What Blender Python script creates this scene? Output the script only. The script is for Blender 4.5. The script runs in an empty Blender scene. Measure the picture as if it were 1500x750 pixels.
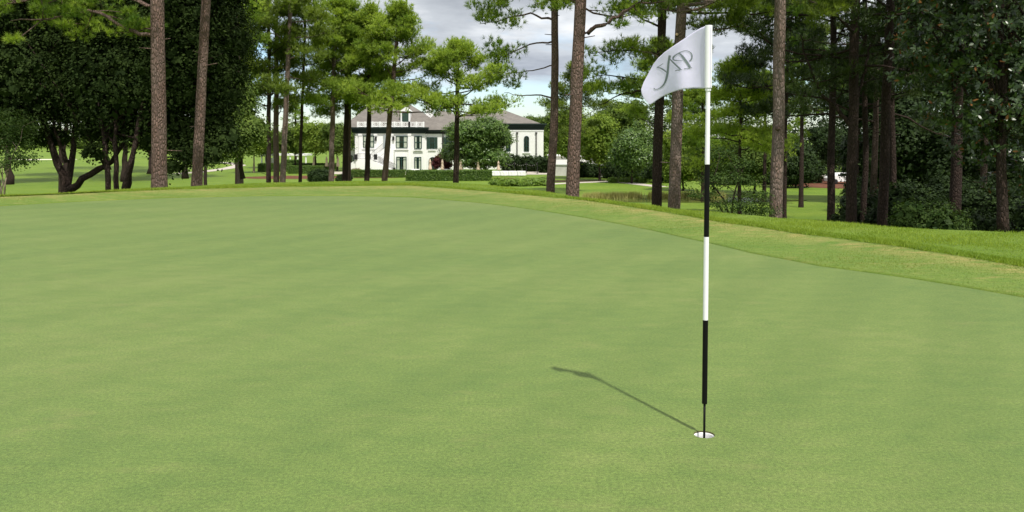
import bpy, math, random
import numpy as np
from math import sin, cos, pi, radians, atan2, sqrt
from mathutils import Vector

scene = bpy.context.scene
col = scene.collection
RNG = np.random.default_rng(7)

# ------------------------------------------------------------------ camera
F = 1208.0; PITCH = radians(2.37); EYE = 1.56
CP, SP = cos(PITCH), sin(PITCH)
def at(px, py, Y):
    u = (px - 750) / F; v = (250 - py) / F
    t = Y / (CP + v * SP)
    return np.array([u * t, Y, EYE + (-SP + v * CP) * t])
def gnd(px, py, z=0.0):
    u = (px - 750) / F; v = (250 - py) / F
    t = (z - EYE) / (-SP + v * CP)
    return np.array([u * t, (CP + v * SP) * t, z])
cam_d = bpy.data.cameras.new('camera'); cam = bpy.data.objects.new('camera', cam_d); col.objects.link(cam)
cam_d.sensor_width = 36; cam_d.lens = F / 1500 * 36; cam_d.shift_y = -125 / 1500
cam_d.clip_start = 0.05; cam_d.clip_end = 6000
cam.location = (0, 0, EYE); cam.rotation_euler = (pi / 2 - PITCH, 0, 0)
scene.camera = cam

# ------------------------------------------------------------------ tagging
def tag(o, label=None, cat=None, group=None, kind=None):
    if label: o['label'] = label
    if cat: o['category'] = cat
    if group: o['group'] = group
    if kind: o['kind'] = kind
    return o
def empty(name, loc, label, cat, group=None):
    o = bpy.data.objects.new(name, None); col.objects.link(o); o.location = tuple(loc)
    o.empty_display_size = 0.2
    return tag(o, label, cat, group)
def link(name, me, mat, parent=None, loc=(0, 0, 0), smooth=False):
    o = bpy.data.objects.new(name, me); col.objects.link(o)
    if mat: me.materials.append(mat)
    if parent: o.parent = parent
    o.location = tuple(loc)
    if smooth: me.polygons.foreach_set('use_smooth', np.ones(len(me.polygons), bool))
    return o

# ------------------------------------------------------------------ mesh collector
class MB:
    def __init__(s): s.v = []; s.f = []
    def add(s, vs, fs):
        b = len(s.v); s.v += [tuple(map(float, p)) for p in vs]; s.f += [tuple(i + b for i in f) for f in fs]; return s
    def box(s, x0, x1, y0, y1, z0, z1):
        return s.add([(x0,y0,z0),(x1,y0,z0),(x1,y1,z0),(x0,y1,z0),(x0,y0,z1),(x1,y0,z1),(x1,y1,z1),(x0,y1,z1)],
                     [(0,3,2,1),(4,5,6,7),(0,1,5,4),(1,2,6,5),(2,3,7,6),(3,0,4,7)])
    def prism(s, poly, z0, z1):
        n = len(poly)
        vs = [(p[0], p[1], z0) for p in poly] + [(p[0], p[1], z1) for p in poly]
        return s.add(vs, [tuple(range(n))[::-1], tuple(range(n, 2*n))] + [(i, (i+1) % n, n+(i+1) % n, n+i) for i in range(n)])
    def prism_y(s, poly, y0, y1):     # poly in x,z
        n = len(poly)
        vs = [(p[0], y0, p[1]) for p in poly] + [(p[0], y1, p[1]) for p in poly]
        return s.add(vs, [tuple(range(n)), tuple(range(n, 2*n))[::-1]] + [(i, n+i, n+(i+1) % n, (i+1) % n) for i in range(n)])
    def tube(s, pts, rad, n=8, caps=True, jit=0.0, rng=None):
        pts = [np.array(p, float) for p in pts]
        if not hasattr(rad, '__len__'): rad = [rad] * len(pts)
        rings = []; ref = np.array([1.0, 0.13, 0.07])
        for i, p in enumerate(pts):
            d = pts[min(i+1, len(pts)-1)] - pts[max(i-1, 0)]; d = d / (np.linalg.norm(d) + 1e-9)
            r0 = ref if abs(d @ ref) / np.linalg.norm(ref) < .93 else np.array([0, 1.0, 0.2])
            a = np.cross(d, r0); a /= np.linalg.norm(a); b = np.cross(d, a)
            ring = []
            for k in range(n):
                t = 2 * pi * k / n
                rr = rad[i] * (1 + (rng.normal() * jit if jit else 0))
                ring.append(p + (a * cos(t) + b * sin(t)) * rr)
            rings.append(ring)
        vs = [q for r in rings for q in r]
        fs = [(i*n+k, i*n+(k+1) % n, (i+1)*n+(k+1) % n, (i+1)*n+k) for i in range(len(pts)-1) for k in range(n)]
        if caps: fs += [tuple(range(n))[::-1], tuple(range((len(pts)-1)*n, len(pts)*n))]
        return s.add(vs, fs)
    def lathe(s, prof, c=(0,0,0), n=20):
        vs = []; fs = []
        for r, z in prof:
            vs += [(c[0]+r*cos(2*pi*k/n), c[1]+r*sin(2*pi*k/n), c[2]+z) for k in range(n)]
        for i in range(len(prof)-1):
            fs += [(i*n+k, i*n+(k+1) % n, (i+1)*n+(k+1) % n, (i+1)*n+k) for k in range(n)]
        return s.add(vs, fs)
    def ell(s, c, r, n=10, m=6, jit=.06, rng=None):
        vs = []; fs = []
        for i in range(m+1):
            ph = pi * i / m
            for k in range(n):
                j = 1 + (rng.normal()*jit if rng is not None else 0)
                vs.append((c[0]+r[0]*sin(ph)*cos(2*pi*k/n)*j, c[1]+r[1]*sin(ph)*sin(2*pi*k/n)*j, c[2]+r[2]*cos(ph)*j))
        for i in range(m):
            fs += [(i*n+k, (i+1)*n+k, (i+1)*n+(k+1) % n, i*n+(k+1) % n) for k in range(n)]
        return s.add(vs, fs)
    def mesh(s, name):
        me = bpy.data.meshes.new(name); me.from_pydata(s.v, [], s.f); me.update(); return me
    def build(s, name, mat, parent=None, loc=(0,0,0), smooth=False):
        return link(name, s.mesh(name), mat, parent, loc, smooth)

def np_mesh(name, V, k, tint=None):
    """V (N,k,3): N separate k-gons."""
    N = len(V); me = bpy.data.meshes.new(name)
    me.vertices.add(N*k); me.vertices.foreach_set('co', V.astype(np.float32).ravel())
    me.loops.add(N*k); me.loops.foreach_set('vertex_index', np.arange(N*k, dtype=np.int32))
    me.polygons.add(N); me.polygons.foreach_set('loop_start', np.arange(0, N*k, k, dtype=np.int32))
    try: me.polygons.foreach_set('loop_total', np.full(N, k, np.int32))
    except Exception: pass
    if tint is not None:
        a = me.attributes.new('tint', 'FLOAT', 'FACE'); a.data.foreach_set('value', tint.astype(np.float32))
    me.update(calc_edges=True); return me
def grid_mesh(name, G, wrap=False):
    n, m = G.shape[:2]; me = bpy.data.meshes.new(name)
    idx = np.arange(n*m).reshape(n, m)
    if wrap: idx = np.concatenate([idx, idx[:1]], 0)
    q = np.stack([idx[:-1, :-1], idx[1:, :-1], idx[1:, 1:], idx[:-1, 1:]], -1).reshape(-1, 4)
    me.vertices.add(n*m); me.vertices.foreach_set('co', G.astype(np.float32).ravel())
    me.loops.add(q.size); me.loops.foreach_set('vertex_index', q.astype(np.int32).ravel())
    me.polygons.add(len(q)); me.polygons.foreach_set('loop_start', np.arange(0, q.size, 4, dtype=np.int32))
    try: me.polygons.foreach_set('loop_total', np.full(len(q), 4, np.int32))
    except Exception: pass
    me.update(calc_edges=True); me.validate(); return me
def unit(a): return a / (np.linalg.norm(a, axis=-1, keepdims=True) + 1e-9)

# ------------------------------------------------------------------ materials
def nodes(name):
    m = bpy.data.materials.new(name); m.use_nodes = True
    nt = m.node_tree; nt.nodes.clear()
    out = nt.nodes.new('ShaderNodeOutputMaterial'); return m, nt, out
def N(nt, t, **kw):
    n = nt.nodes.new(t)
    for k, v in kw.items():
        if k in n.inputs: n.inputs[k].default_value = v
        else: setattr(n, k, v)
    return n
def ramp(nt, fac, stops):
    r = nt.nodes.new('ShaderNodeValToRGB'); e = r.color_ramp.elements
    e[0].position, e[0].color = stops[0][0], (*stops[0][1], 1)
    e[1].position, e[1].color = stops[-1][0], (*stops[-1][1], 1)
    for p, c in stops[1:-1]:
        x = e.new(p); x.color = (*c, 1)
    nt.links.new(fac, r.inputs[0]); return r.outputs[0]
def mixc(nt, fac, a, b, mode='MIX'):
    m = nt.nodes.new('ShaderNodeMix'); m.data_type = 'RGBA'; m.blend_type = mode
    for sock, v in ((m.inputs[0], fac), (m.inputs[6], a), (m.inputs[7], b)):
        if isinstance(v, (int, float)): sock.default_value = v
        elif isinstance(v, tuple): sock.default_value = (*v, 1)
        else: nt.links.new(v, sock)
    return m.outputs[2]
def coords(nt, scale=(1,1,1), rot=(0,0,0)):
    tc = nt.nodes.new('ShaderNodeNewGeometry'); mp = nt.nodes.new('ShaderNodeMapping')
    mp.inputs['Scale'].default_value = scale; mp.inputs['Rotation'].default_value = rot
    nt.links.new(tc.outputs['Position'], mp.inputs[0]); return mp.outputs[0]
def ocoords(nt, scale=(1,1,1)):
    tc = nt.nodes.new('ShaderNodeTexCoord'); mp = nt.nodes.new('ShaderNodeMapping')
    mp.inputs['Scale'].default_value = scale
    nt.links.new(tc.outputs['Object'], mp.inputs[0]); return mp.outputs[0]
def noise(nt, vec, scale, detail=4, rough=.55, out='Fac'):
    n = N(nt, 'ShaderNodeTexNoise'); n.inputs['Scale'].default_value = scale
    n.inputs['Detail'].default_value = detail; n.inputs['Roughness'].default_value = rough
    nt.links.new(vec, n.inputs['Vector']); return n.outputs[out]
def bump(nt, h, strength, dist):
    b = N(nt, 'ShaderNodeBump'); b.inputs['Strength'].default_value = strength; b.inputs['Distance'].default_value = dist
    nt.links.new(h, b.inputs['Height']); return b.outputs[0]
def simple(name, c, rough=.7, spec=.3, var=.12, vs=3.0, metal=0, bmp=0):
    m, nt, out = nodes(name); p = N(nt, 'ShaderNodeBsdfPrincipled')
    f = noise(nt, ocoords(nt), vs, 6)
    cc = ramp(nt, f, [(.3, tuple(x*(1-var) for x in c)), (.7, tuple(min(1, x*(1+var)) for x in c))])
    nt.links.new(cc, p.inputs['Base Color']); p.inputs['Roughness'].default_value = rough
    p.inputs['Specular IOR Level'].default_value = spec; p.inputs['Metallic'].default_value = metal
    if bmp: nt.links.new(bump(nt, noise(nt, ocoords(nt), vs*6, 4), bmp, .02), p.inputs['Normal'])
    nt.links.new(p.outputs[0], out.inputs[0]); return m
def leafmat(name, dark, light, trans=.3, rough=.5, spec=.3, tr_col=None):
    m, nt, out = nodes(name)
    at_ = N(nt, 'ShaderNodeAttribute'); at_.attribute_name = 'tint'
    c = ramp(nt, at_.outputs['Fac'], [(0, dark), (1, light)])
    p = N(nt, 'ShaderNodeBsdfPrincipled'); nt.links.new(c, p.inputs['Base Color'])
    p.inputs['Roughness'].default_value = rough; p.inputs['Specular IOR Level'].default_value = spec
    t = N(nt, 'ShaderNodeBsdfTranslucent')
    tc = mixc(nt, 1.0, c, tr_col or (1.0, 1.0, .45), 'MULTIPLY'); nt.links.new(tc, t.inputs[0])
    mx = N(nt, 'ShaderNodeMixShader'); mx.inputs[0].default_value = trans
    nt.links.new(p.outputs[0], mx.inputs[1]); nt.links.new(t.outputs[0], mx.inputs[2])
    nt.links.new(mx.outputs[0], out.inputs[0]); return m
def barkmat(name, dark, mid, light, sx=26, sz=9.0, red=(.16,.07,.05)):
    m, nt, out = nodes(name); p = N(nt, 'ShaderNodeBsdfPrincipled')
    v = ocoords(nt, (sx, sx, sz))
    nz = noise(nt, v, .8, 3, out='Color')
    ad = N(nt, 'ShaderNodeMix', data_type='RGBA'); ad.inputs[0].default_value = .35
    nt.links.new(v, ad.inputs[6]); nt.links.new(nz, ad.inputs[7])
    vo = N(nt, 'ShaderNodeTexVoronoi', feature='DISTANCE_TO_EDGE'); vo.inputs['Scale'].default_value = 1.0
    nt.links.new(ad.outputs[2], vo.inputs['Vector'])
    vc = N(nt, 'ShaderNodeTexVoronoi', feature='F1'); nt.links.new(ad.outputs[2], vc.inputs['Vector']); vc.inputs['Scale'].default_value = 1.0
    c1 = ramp(nt, vo.outputs['Distance'], [(0.0, dark), (.09, mid), (.35, light)])
    c2 = mixc(nt, ramp(nt, noise(nt, ocoords(nt, (2.2,2.2,.8)), 1.6, 6, .65), [(.38,(0,0,0)), (.62,(1,1,1))]), mixc(nt, 1.0, c1, red, 'MULTIPLY'), c1)
    bw = N(nt, 'ShaderNodeRGBToBW'); nt.links.new(vc.outputs['Color'], bw.inputs[0])
    c3 = mixc(nt, bw.outputs[0], mixc(nt, 1.0, c2, (.45,.43,.42), 'MULTIPLY'), c2)
    c4 = mixc(nt, .55, c3, mixc(nt, noise(nt, ocoords(nt,(30,30,14)), 1.4, 6, .7), dark, light))
    nt.links.new(c4, p.inputs['Base Color']); p.inputs['Roughness'].default_value = .92
    p.inputs['Specular IOR Level'].default_value = .12
    mm = N(nt, 'ShaderNodeMath', operation='MINIMUM'); nt.links.new(vo.outputs['Distance'], mm.inputs[0]); mm.inputs[1].default_value = .25
    nt.links.new(bump(nt, mm.outputs[0], 1.0, .12), p.inputs['Normal'])
    nt.links.new(p.outputs[0], out.inputs[0]); return m

def turf(name, c_dark, c_mid, c_light, tan=None, tan_lo=.62, tan_hi=.8, fine=220, bstr=.5, bdist=.004, aniso=(1,1,1), rot=0, spec=.08, big=.35, mow=None, grain=(.5,1.5), sheen=.06, edge=False):
    m, nt, out = nodes(name); p = N(nt, 'ShaderNodeBsdfPrincipled')
    v = coords(nt)
    va = coords(nt, aniso, (0,0,rot))
    n1 = noise(nt, va, big, 5, .6); n2 = noise(nt, va, 5, 6, .7); n3 = noise(nt, v, fine, 3, .7)
    a = mixc(nt, .5, n1, n2)
    b = ramp(nt, a, [(.38, c_dark), (.5, c_mid), (.62, c_light)])
    n4 = noise(nt, v, fine*.28, 3, .7); n34 = mixc(nt, .4, n3, n4)
    g = ramp(nt, n34, [(.32, (grain[0],)*3), (.5, (1,1,1)), (.68, (grain[1], grain[1]*.98, grain[1]*.93))])
    b = mixc(nt, 1.0, b, g, 'MULTIPLY')
    if tan:
        t = noise(nt, coords(nt, tuple(x for x in aniso), (0,0,rot)), 1.6, 8, .72)
        tf = ramp(nt, t, [(tan_lo, (0,0,0)), (tan_hi, (1,1,1))])
        if edge:      # worn, scalped turf just below the lip of the rough
            ea = N(nt, 'ShaderNodeAttribute'); ea.attribute_name = 'edge'
            ef = ramp(nt, ea.outputs['Fac'], [(.50, (.06,)*3), (.82, (.85,)*3), (.94, (.8,)*3), (1.0, (.1,)*3)])
            t2 = ramp(nt, noise(nt, coords(nt, aniso, (0,0,rot)), 3.2, 9, .8), [(.42, (0,0,0)), (.62, (.9,.9,.9))])
            tf = mixc(nt, 1.0, mixc(nt, 1.0, ef, t2, 'MULTIPLY'), tf, 'LIGHTEN')
        b = mixc(nt, tf, b, tan)
    if mow:
        w = N(nt, 'ShaderNodeTexWave', wave_type='BANDS', bands_direction='X'); w.inputs['Scale'].default_value = mow
        w.inputs['Distortion'].default_value = .6
        nt.links.new(coords(nt, (1,1,1), (0,0,.5)), w.inputs['Vector'])
        mf = ramp(nt, w.outputs['Fac'], [(.3, (.965,.972,.965)), (.7, (1.035,1.028,1.035))])
        b = mixc(nt, 1.0, b, mf, 'MULTIPLY')
    nt.links.new(b, p.inputs['Base Color']); p.inputs['Roughness'].default_value = .75
    p.inputs['Specular IOR Level'].default_value = spec
    try: p.inputs['Sheen Weight'].default_value = sheen; p.inputs['Sheen Roughness'].default_value = .5
    except Exception: pass
    nt.links.new(bump(nt, n3, bstr, bdist), p.inputs['Normal'])
    nt.links.new(p.outputs[0], out.inputs[0]); return m

M = {}
M['green'] = turf('putting_green_turf', (.086,.139,.030), (.106,.157,.035), (.130,.173,.045), tan=(.185,.185,.068), tan_lo=.58, tan_hi=.95, fine=190, bstr=.6, bdist=.005, grain=(.40,1.8), sheen=.09, aniso=(.75,1.25,1), rot=.15, mow=.32)
M['fringe'] = turf('fringe_turf', (.085,.158,.020), (.115,.180,.028), (.155,.205,.040), tan=(.34,.26,.10), tan_lo=.53, tan_hi=.80, fine=90, bstr=.8, bdist=.012, aniso=(.7,1.8,1), rot=.35, edge=True)
M['rough'] = turf('rough_turf', (.078,.145,.010), (.112,.182,.013), (.15,.21,.020), tan=(.24,.24,.07), tan_lo=.60, tan_hi=.85, fine=45, bstr=.9, bdist=.03, aniso=(.6,1.4,1), rot=.2)
M['blade'] = leafmat('grass_blade', (.17,.27,.028), (.35,.43,.065), .45, .6, .15)
M['needle'] = leafmat('pine_needle', (.095,.19,.026), (.37,.48,.07), .48, .6, .2)
M['needle_shade'] = leafmat('pine_needle_shade', (.018,.040,.008), (.070,.11,.018), .3, .5, .3)  # darker copy of the pine needle, the wood's shade put into its colour
M['needle_blue'] = leafmat('pine_needle_deep', (.085,.14,.019), (.235,.31,.042), .45, .45, .3)
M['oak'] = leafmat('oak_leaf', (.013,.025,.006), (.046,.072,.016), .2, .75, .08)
M['maple'] = leafmat('bright_leaf', (.10,.17,.020), (.25,.33,.045), .4, .6, .15)
M['azalea'] = leafmat('azalea_leaf', (.022,.05,.010), (.075,.12,.022), .3, .6, .15)
M['mid'] = leafmat('mid_leaf', (.05,.095,.016), (.15,.21,.035), .3, .6, .15)
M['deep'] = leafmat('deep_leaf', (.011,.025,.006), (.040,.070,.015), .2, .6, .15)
M['magnolia'] = leafmat('magnolia_leaf', (.018,.038,.010), (.060,.105,.026), .12, .33, .5)
M['rust'] = leafmat('magnolia_underside', (.14,.06,.015), (.22,.10,.03), .1, .6, .2)
M['hedge'] = leafmat('hedge_leaf', (.04,.09,.014), (.13,.21,.03), .3, .5, .3)
M['juniper'] = leafmat('juniper_leaf', (.09,.17,.02), (.22,.32,.04), .3, .5, .3)
M['red'] = leafmat('purple_leaf', (.05,.008,.01), (.13,.03,.025), .3, .5, .3)
M['holly'] = leafmat('holly_leaf', (.045,.10,.016), (.14,.22,.036), .25, .4, .4)
M['reed'] = leafmat('reed_leaf', (.30,.30,.08), (.48,.45,.20), .3, .6, .2)
M['flower'] = leafmat('flower_leaf', (.05,.12,.02), (.50,.30,.28), .3, .6, .2)
M['bark'] = barkmat('pine_bark', (.045,.030,.025), (.155,.105,.085), (.29,.215,.185), red=(1.0,.72,.62))
M['bark_grey'] = barkmat('pine_bark_grey', (.06,.045,.04), (.20,.152,.13), (.35,.285,.25), red=(1.0,.68,.55))
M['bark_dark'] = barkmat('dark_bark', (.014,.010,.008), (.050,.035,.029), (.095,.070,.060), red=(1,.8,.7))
M['bark_pale'] = barkmat('pale_bark', (.16,.12,.09), (.33,.27,.21), (.45,.38,.30), 5, 2, red=(1,.9,.8))
M['mulch'] = simple('pine_straw_mulch', (.115,.05,.030), .95, .1, .4, 2.5, bmp=.6)
M['soil'] = simple('shaded_soil', (.05,.035,.02), .95, .1, .4, 2.0, bmp=.6)
M['path'] = simple('concrete_path', (.42,.38,.33), .9, .2, .12, 1.5)
M['sand'] = simple('bunker_sand', (.62,.57,.48), .95, .1, .08, 1.5)
M['stucco'] = simple('white_painted_brick', (.78,.78,.765), .8, .2, .035, 1.4)
M['trimw'] = simple('white_trim_paint', (.80,.80,.79), .5, .3, .02, 2)
M['wallgrey'] = simple('weathered_white_brick', (.60,.58,.54), .85, .2, .12, 1.2)
M['cornice'] = simple('dark_green_fascia', (.014,.026,.022), .5, .3, .1, 2)
M['frame'] = simple('green_window_frame', (.012,.05,.042), .45, .4, .1, 2)
M['shutter'] = simple('green_shutter', (.03,.06,.045), .5, .3, .15, 3)
M['iron'] = simple('black_iron', (.015,.015,.016), .5, .4, .1, 5)
M['bronze'] = simple('dark_downspout', (.05,.045,.04), .5, .3, .1, 5)
M['curtain'] = simple('pale_curtain', (.42,.46,.38), .9, .1, .15, 4)
M['canvas'] = simple('beige_umbrella_canvas', (.60,.47,.36), .9, .1, .06, 5)
M['linen'] = simple('white_linen', (.8,.8,.8), .8, .1, .03, 4)
M['doorwood'] = simple('grey_door', (.30,.33,.34), .5, .3, .05, 4)
def glass():
    m, nt, out = nodes('dark_window_glass'); p = N(nt, 'ShaderNodeBsdfPrincipled')
    p.inputs['Base Color'].default_value = (.012,.017,.016,1); p.inputs['Roughness'].default_value = .06
    p.inputs['Specular IOR Level'].default_value = .7
    nt.links.new(p.outputs[0], out.inputs[0]); return m
M['glass'] = glass()
def shingle():
    m, nt, out = nodes('roof_shingles'); p = N(nt, 'ShaderNodeBsdfPrincipled')
    b = N(nt, 'ShaderNodeTexBrick'); b.inputs['Scale'].default_value = 1.0
    nt.links.new(coords(nt, (1.2,0,2.4), (pi/2,0,0)) if False else coords(nt, (1,1,1), (pi/2,0,0)), b.inputs['Vector'])
    b.inputs['Color1'].default_value = (.165,.150,.135,1); b.inputs['Color2'].default_value = (.12,.108,.098,1); b.inputs['Mortar'].default_value = (.11,.09,.08,1)
    b.inputs['Mortar Size'].default_value = .012; b.inputs['Brick Width'].default_value = .5; b.inputs['Row Height'].default_value = .2
    c = mixc(nt, .4, b.outputs['Color'], ramp(nt, noise(nt, coords(nt), .7, 6), [(.3,(.11,.10,.09)), (.7,(.21,.19,.168))]))
    nt.links.new(c, p.inputs['Base Color']); p.inputs['Roughness'].default_value = .9
    nt.links.new(p.outputs[0], out.inputs[0]); return m
M['roof'] = shingle()
def water():
    m, nt, out = nodes('pond_water'); p = N(nt, 'ShaderNodeBsdfPrincipled')
    p.inputs['Base Color'].default_value = (.09,.12,.025,1); p.inputs['Roughness'].default_value = .12
    nt.links.new(bump(nt, noise(nt, coords(nt), 3, 3), .08, .02), p.inputs['Normal'])
    nt.links.new(p.outputs[0], out.inputs[0]); return m
M['water'] = water()
def flagcloth():
    m, nt, out = nodes('flag_nylon')
    p = N(nt, 'ShaderNodeBsdfPrincipled'); p.inputs['Base Color'].default_value = (.82,.80,.96,1)
    p.inputs['Roughness'].default_value = .5; p.inputs['Specular IOR Level'].default_value = .3
    w = noise(nt, ocoords(nt), 9, 3)
    nt.links.new(bump(nt, w, .25, .02), p.inputs['Normal'])
    t = N(nt, 'ShaderNodeBsdfTranslucent'); t.inputs[0].default_value = (.86,.84,.98,1)
    mx = N(nt, 'ShaderNodeMixShader'); mx.inputs[0].default_value = .42
    nt.links.new(p.outputs[0], mx.inputs[1]); nt.links.new(t.outputs[0], mx.inputs[2]); nt.links.new(mx.outputs[0], out.inputs[0])
    return m
M['flag'] = flagcloth()
M['ink'] = simple('grey_ink', (.15,.185,.19), .6, .2, .04, 6)
M['polew'] = simple('white_fibreglass', (.80,.80,.84), .6, .12, .02, 10)
M['poleb'] = simple('black_fibreglass', (.005,.005,.005), .55, .12, .05, 10)
M['cup'] = simple('white_cup', (.80,.80,.80), .35, .4, .04, 30)
M['dirt'] = simple('cut_soil', (.13,.12,.06), .95, .1, .3, 90, bmp=.5)

# ------------------------------------------------------------------ terrain
ZB = -4.5
def curve(pxs, extra, z=0.0):
    pts = [gnd(a, b, z)[:2] for a, b in pxs] + [np.array(e, float) for e in extra]
    az = np.array([atan2(p[0], p[1]) for p in pts]); r = np.array([np.hypot(*p) for p in pts])
    o = np.argsort(az); az = az[o]; r = r[o]
    return lambda a: np.interp(a, np.concatenate([az-2*pi, az, az+2*pi]), np.concatenate([r, r, r]))
Rg = curve([(0,302),(125,295),(250,290),(370,287.5),(500,287),(600,289),(700,297),(800,310),(900,327),(1000,348),(1100,371),(1200,390),(1333,408),(1500,436)],
           [(7.6,3.5),(8.2,-2),(5,-9),(-5,-11),(-14,-6),(-17,4),(-15.5,12)])
Rl = curve([(0,291),(96,287),(250,280),(400,275),(600,273),(700,280),(790,289),(860,297),(937,308),(1000,318),(1050,326.5),(1167,343),(1283,357),(1400,373),(1500,388)],
           [(10,3.5),(11,-2),(7,-11.5),(-6,-14),(-17,-8),(-20,4),(-18,13)], .06)
Rc = curve([(0,287.5),(96,284),(156,281),(250,276),(355,270),(480,267),(600,266),(680,269),(730,274),(800,282),(850,291),(920,298.5),(1000,309),(1147,321),(1213,326),(1300,334),(1400,339),(1500,342)],
           [(15,3.5),(16,-3),(10,-16),(-8,-19),(-22,-10),(-27,4),(-25,16)], .12)
def sstep(t): t = np.clip(t, 0, 1); return t*t*(3-2*t)
def hgt(x, y):
    x = np.asarray(x, float); y = np.asarray(y, float)
    a = np.arctan2(x, y); r = np.hypot(x, y)
    g, c = Rg(a), Rc(a)
    z = .10 * sstep((r-g)/(c-g+1e-6))
    d = np.maximum(r-c, 0)
    z = np.where(d <= 0, .10 * sstep((r-g)/(c-g+1e-6)), .10 + (ZB-.10)*(1-np.exp(-d*(1.7*1.56)/(4.6*c))*(1-sstep((d-6)/60))))
    far = sstep((y-200)/160) * sstep((-x-20)/60)
    z = z + far * 2.6
    z = z + .05*np.sin(x*.11+1)*np.sin(y*.07) * (d > 20) * np.clip((d-20)/30, 0, 1)
    return z
def H1(x, y): return float(hgt(x, y))

az = np.concatenate([np.arange(-180, -42, 2.0), np.arange(-42, 42, .2), np.arange(42, 180, 2.0)]) * pi / 180
def pol(a, R): return np.stack([np.sin(a)*R, np.cos(a)*R], -1)
# putting green: flat sheet with the round hole cut out
HOLE = gnd(1031.5, 636.5)[:2]; HR = .054
bd = pol(az, Rg(az)); ang = np.arctan2(bd[:,0]-HOLE[0], bd[:,1]-HOLE[1])
inner = HOLE + np.stack([np.sin(ang), np.cos(ang)], -1)*HR
ss = np.array([0, .01, .05, .15, .35, .6, .8, 1.0])
G = inner[:, None]*(1-ss)[None, :, None] + bd[:, None]*ss[None, :, None]
G3 = np.concatenate([G, np.zeros(G.shape[:2]+(1,))], -1)
tag(link('putting_green', grid_mesh('putting_green', G3, True), M['green']), kind='structure')
# fringe ring, with a small step up from the green
wob = .05*np.sin(az*90)+.035*np.sin(az*211+1)+.02*np.sin(az*470)
ks = np.linspace(0, 1, 14)
R = Rg(az)[:, None]*(1-ks) + Rl(az)[:, None]*ks
xy = np.stack([np.sin(az)[:, None]*R, np.cos(az)[:, None]*R], -1)
z = hgt(xy[..., 0], xy[..., 1]) + .010
G3 = np.concatenate([xy, z[..., None]], -1)
first = G3[:, :1].copy(); first[..., 2] = -.01
me = grid_mesh('fringe', np.concatenate([first, G3], 1), True)
ea = me.attributes.new('edge', 'FLOAT', 'POINT'); ea.data.foreach_set('value', np.tile(np.concatenate([[0], ks]), (len(az), 1)).astype(np.float32).ravel())
tag(link('fringe', me, M['fringe']), kind='structure')
# rough, fairway and everything beyond
ext = np.concatenate([np.linspace(0, 1, 16)[1:]*14, 14*np.exp(np.linspace(0, 1, 110)[1:]*4.7)])
base = np.linspace(0, 1, 14)
R = np.concatenate([Rl(az)[:, None]*(1-base) + Rc(az)[:, None]*base, Rc(az)[:, None]+ext[None, :]], 1)
R[:, 0] += wob
xy = np.stack([np.sin(az)[:, None]*R, np.cos(az)[:, None]*R], -1)
z = hgt(xy[..., 0], xy[..., 1])
z[:, :15] += .035
z[:, 15:20] += .035
nz_ = np.sin(xy[...,0]*3.1+np.sin(xy[...,1]*2.3)*2)*np.sin(xy[...,1]*2.7)*.008
z = z + nz_
G3 = np.concatenate([xy, z[..., None]], -1)
first = G3[:, :1].copy(); first[..., 2] = -.02
tag(link('ground', grid_mesh('ground', np.concatenate([first, G3], 1), True), M['rough']), kind='structure')

# grass blades in the rough and the lip
def blades(n, r_lo, r_hi, hmin, hmax, w, a0=-36, a1=36, power=1.0):
    a = np.radians(RNG.uniform(a0, a1, n)); t = RNG.random(n)**power
    r = r_lo(a)*(1-t) + r_hi(a)*t
    x = np.sin(a)*r; y = np.cos(a)*r; z = hgt(x, y)+.02
    h = RNG.uniform(hmin, hmax, n)
    # patchiness
    pt = np.sin(x*1.7+np.sin(y*1.3))*np.sin(y*2.1+1.3*np.sin(x*.9))
    h = h*(1+.35*pt)
    th = RNG.uniform(0, 2*pi, n); d = np.stack([np.cos(th), np.sin(th), np.zeros(n)], -1)*w*.5
    ln = RNG.normal(0, .4, (n, 2))*h[:, None]
    b = np.stack([x, y, z], -1)
    tip = b + np.stack([ln[:,0], ln[:,1], h], -1)
    V = np.stack([b-d, b+d, tip], 1)
    return V, np.clip(.35+.25*pt+RNG.normal(0, .18, n), 0, 1)
V1, t1 = blades(150000, lambda a: Rl(a)-.02, lambda a: Rc(a)+2.2, .022, .05, .011)
V2, t2 = blades(34000, lambda a: Rl(a)-.14, lambda a: Rl(a)+.25, .02, .065, .012, power=.6)
V4, t4 = blades(70000, lambda a: Rg(a)+.0, lambda a: Rl(a)+.02, .008, .018, .007)
V4[..., 2] -= .014
M['fblade'] = leafmat('fringe_blade', (.11,.185,.022), (.25,.29,.07), .4, .6, .1)
tag(link('fringe_grass', np_mesh('fringe_grass', V4, 3, t4), M['fblade']), 'closely cut fringe grass with tan flecks between the green and the rough', 'grass', kind='stuff')
V3, t3 = blades(26000, lambda a: Rc(a)+.5, lambda a: Rc(a)+5, .03, .055, .014)
me = np_mesh('rough_grass', np.concatenate([V1, V2, V3]), 3, np.concatenate([t1, t2, t3]))
tag(link('rough_grass', me, M['blade']), 'short bright green rough grass along the crest behind the putting green', 'grass', kind='stuff')

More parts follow.
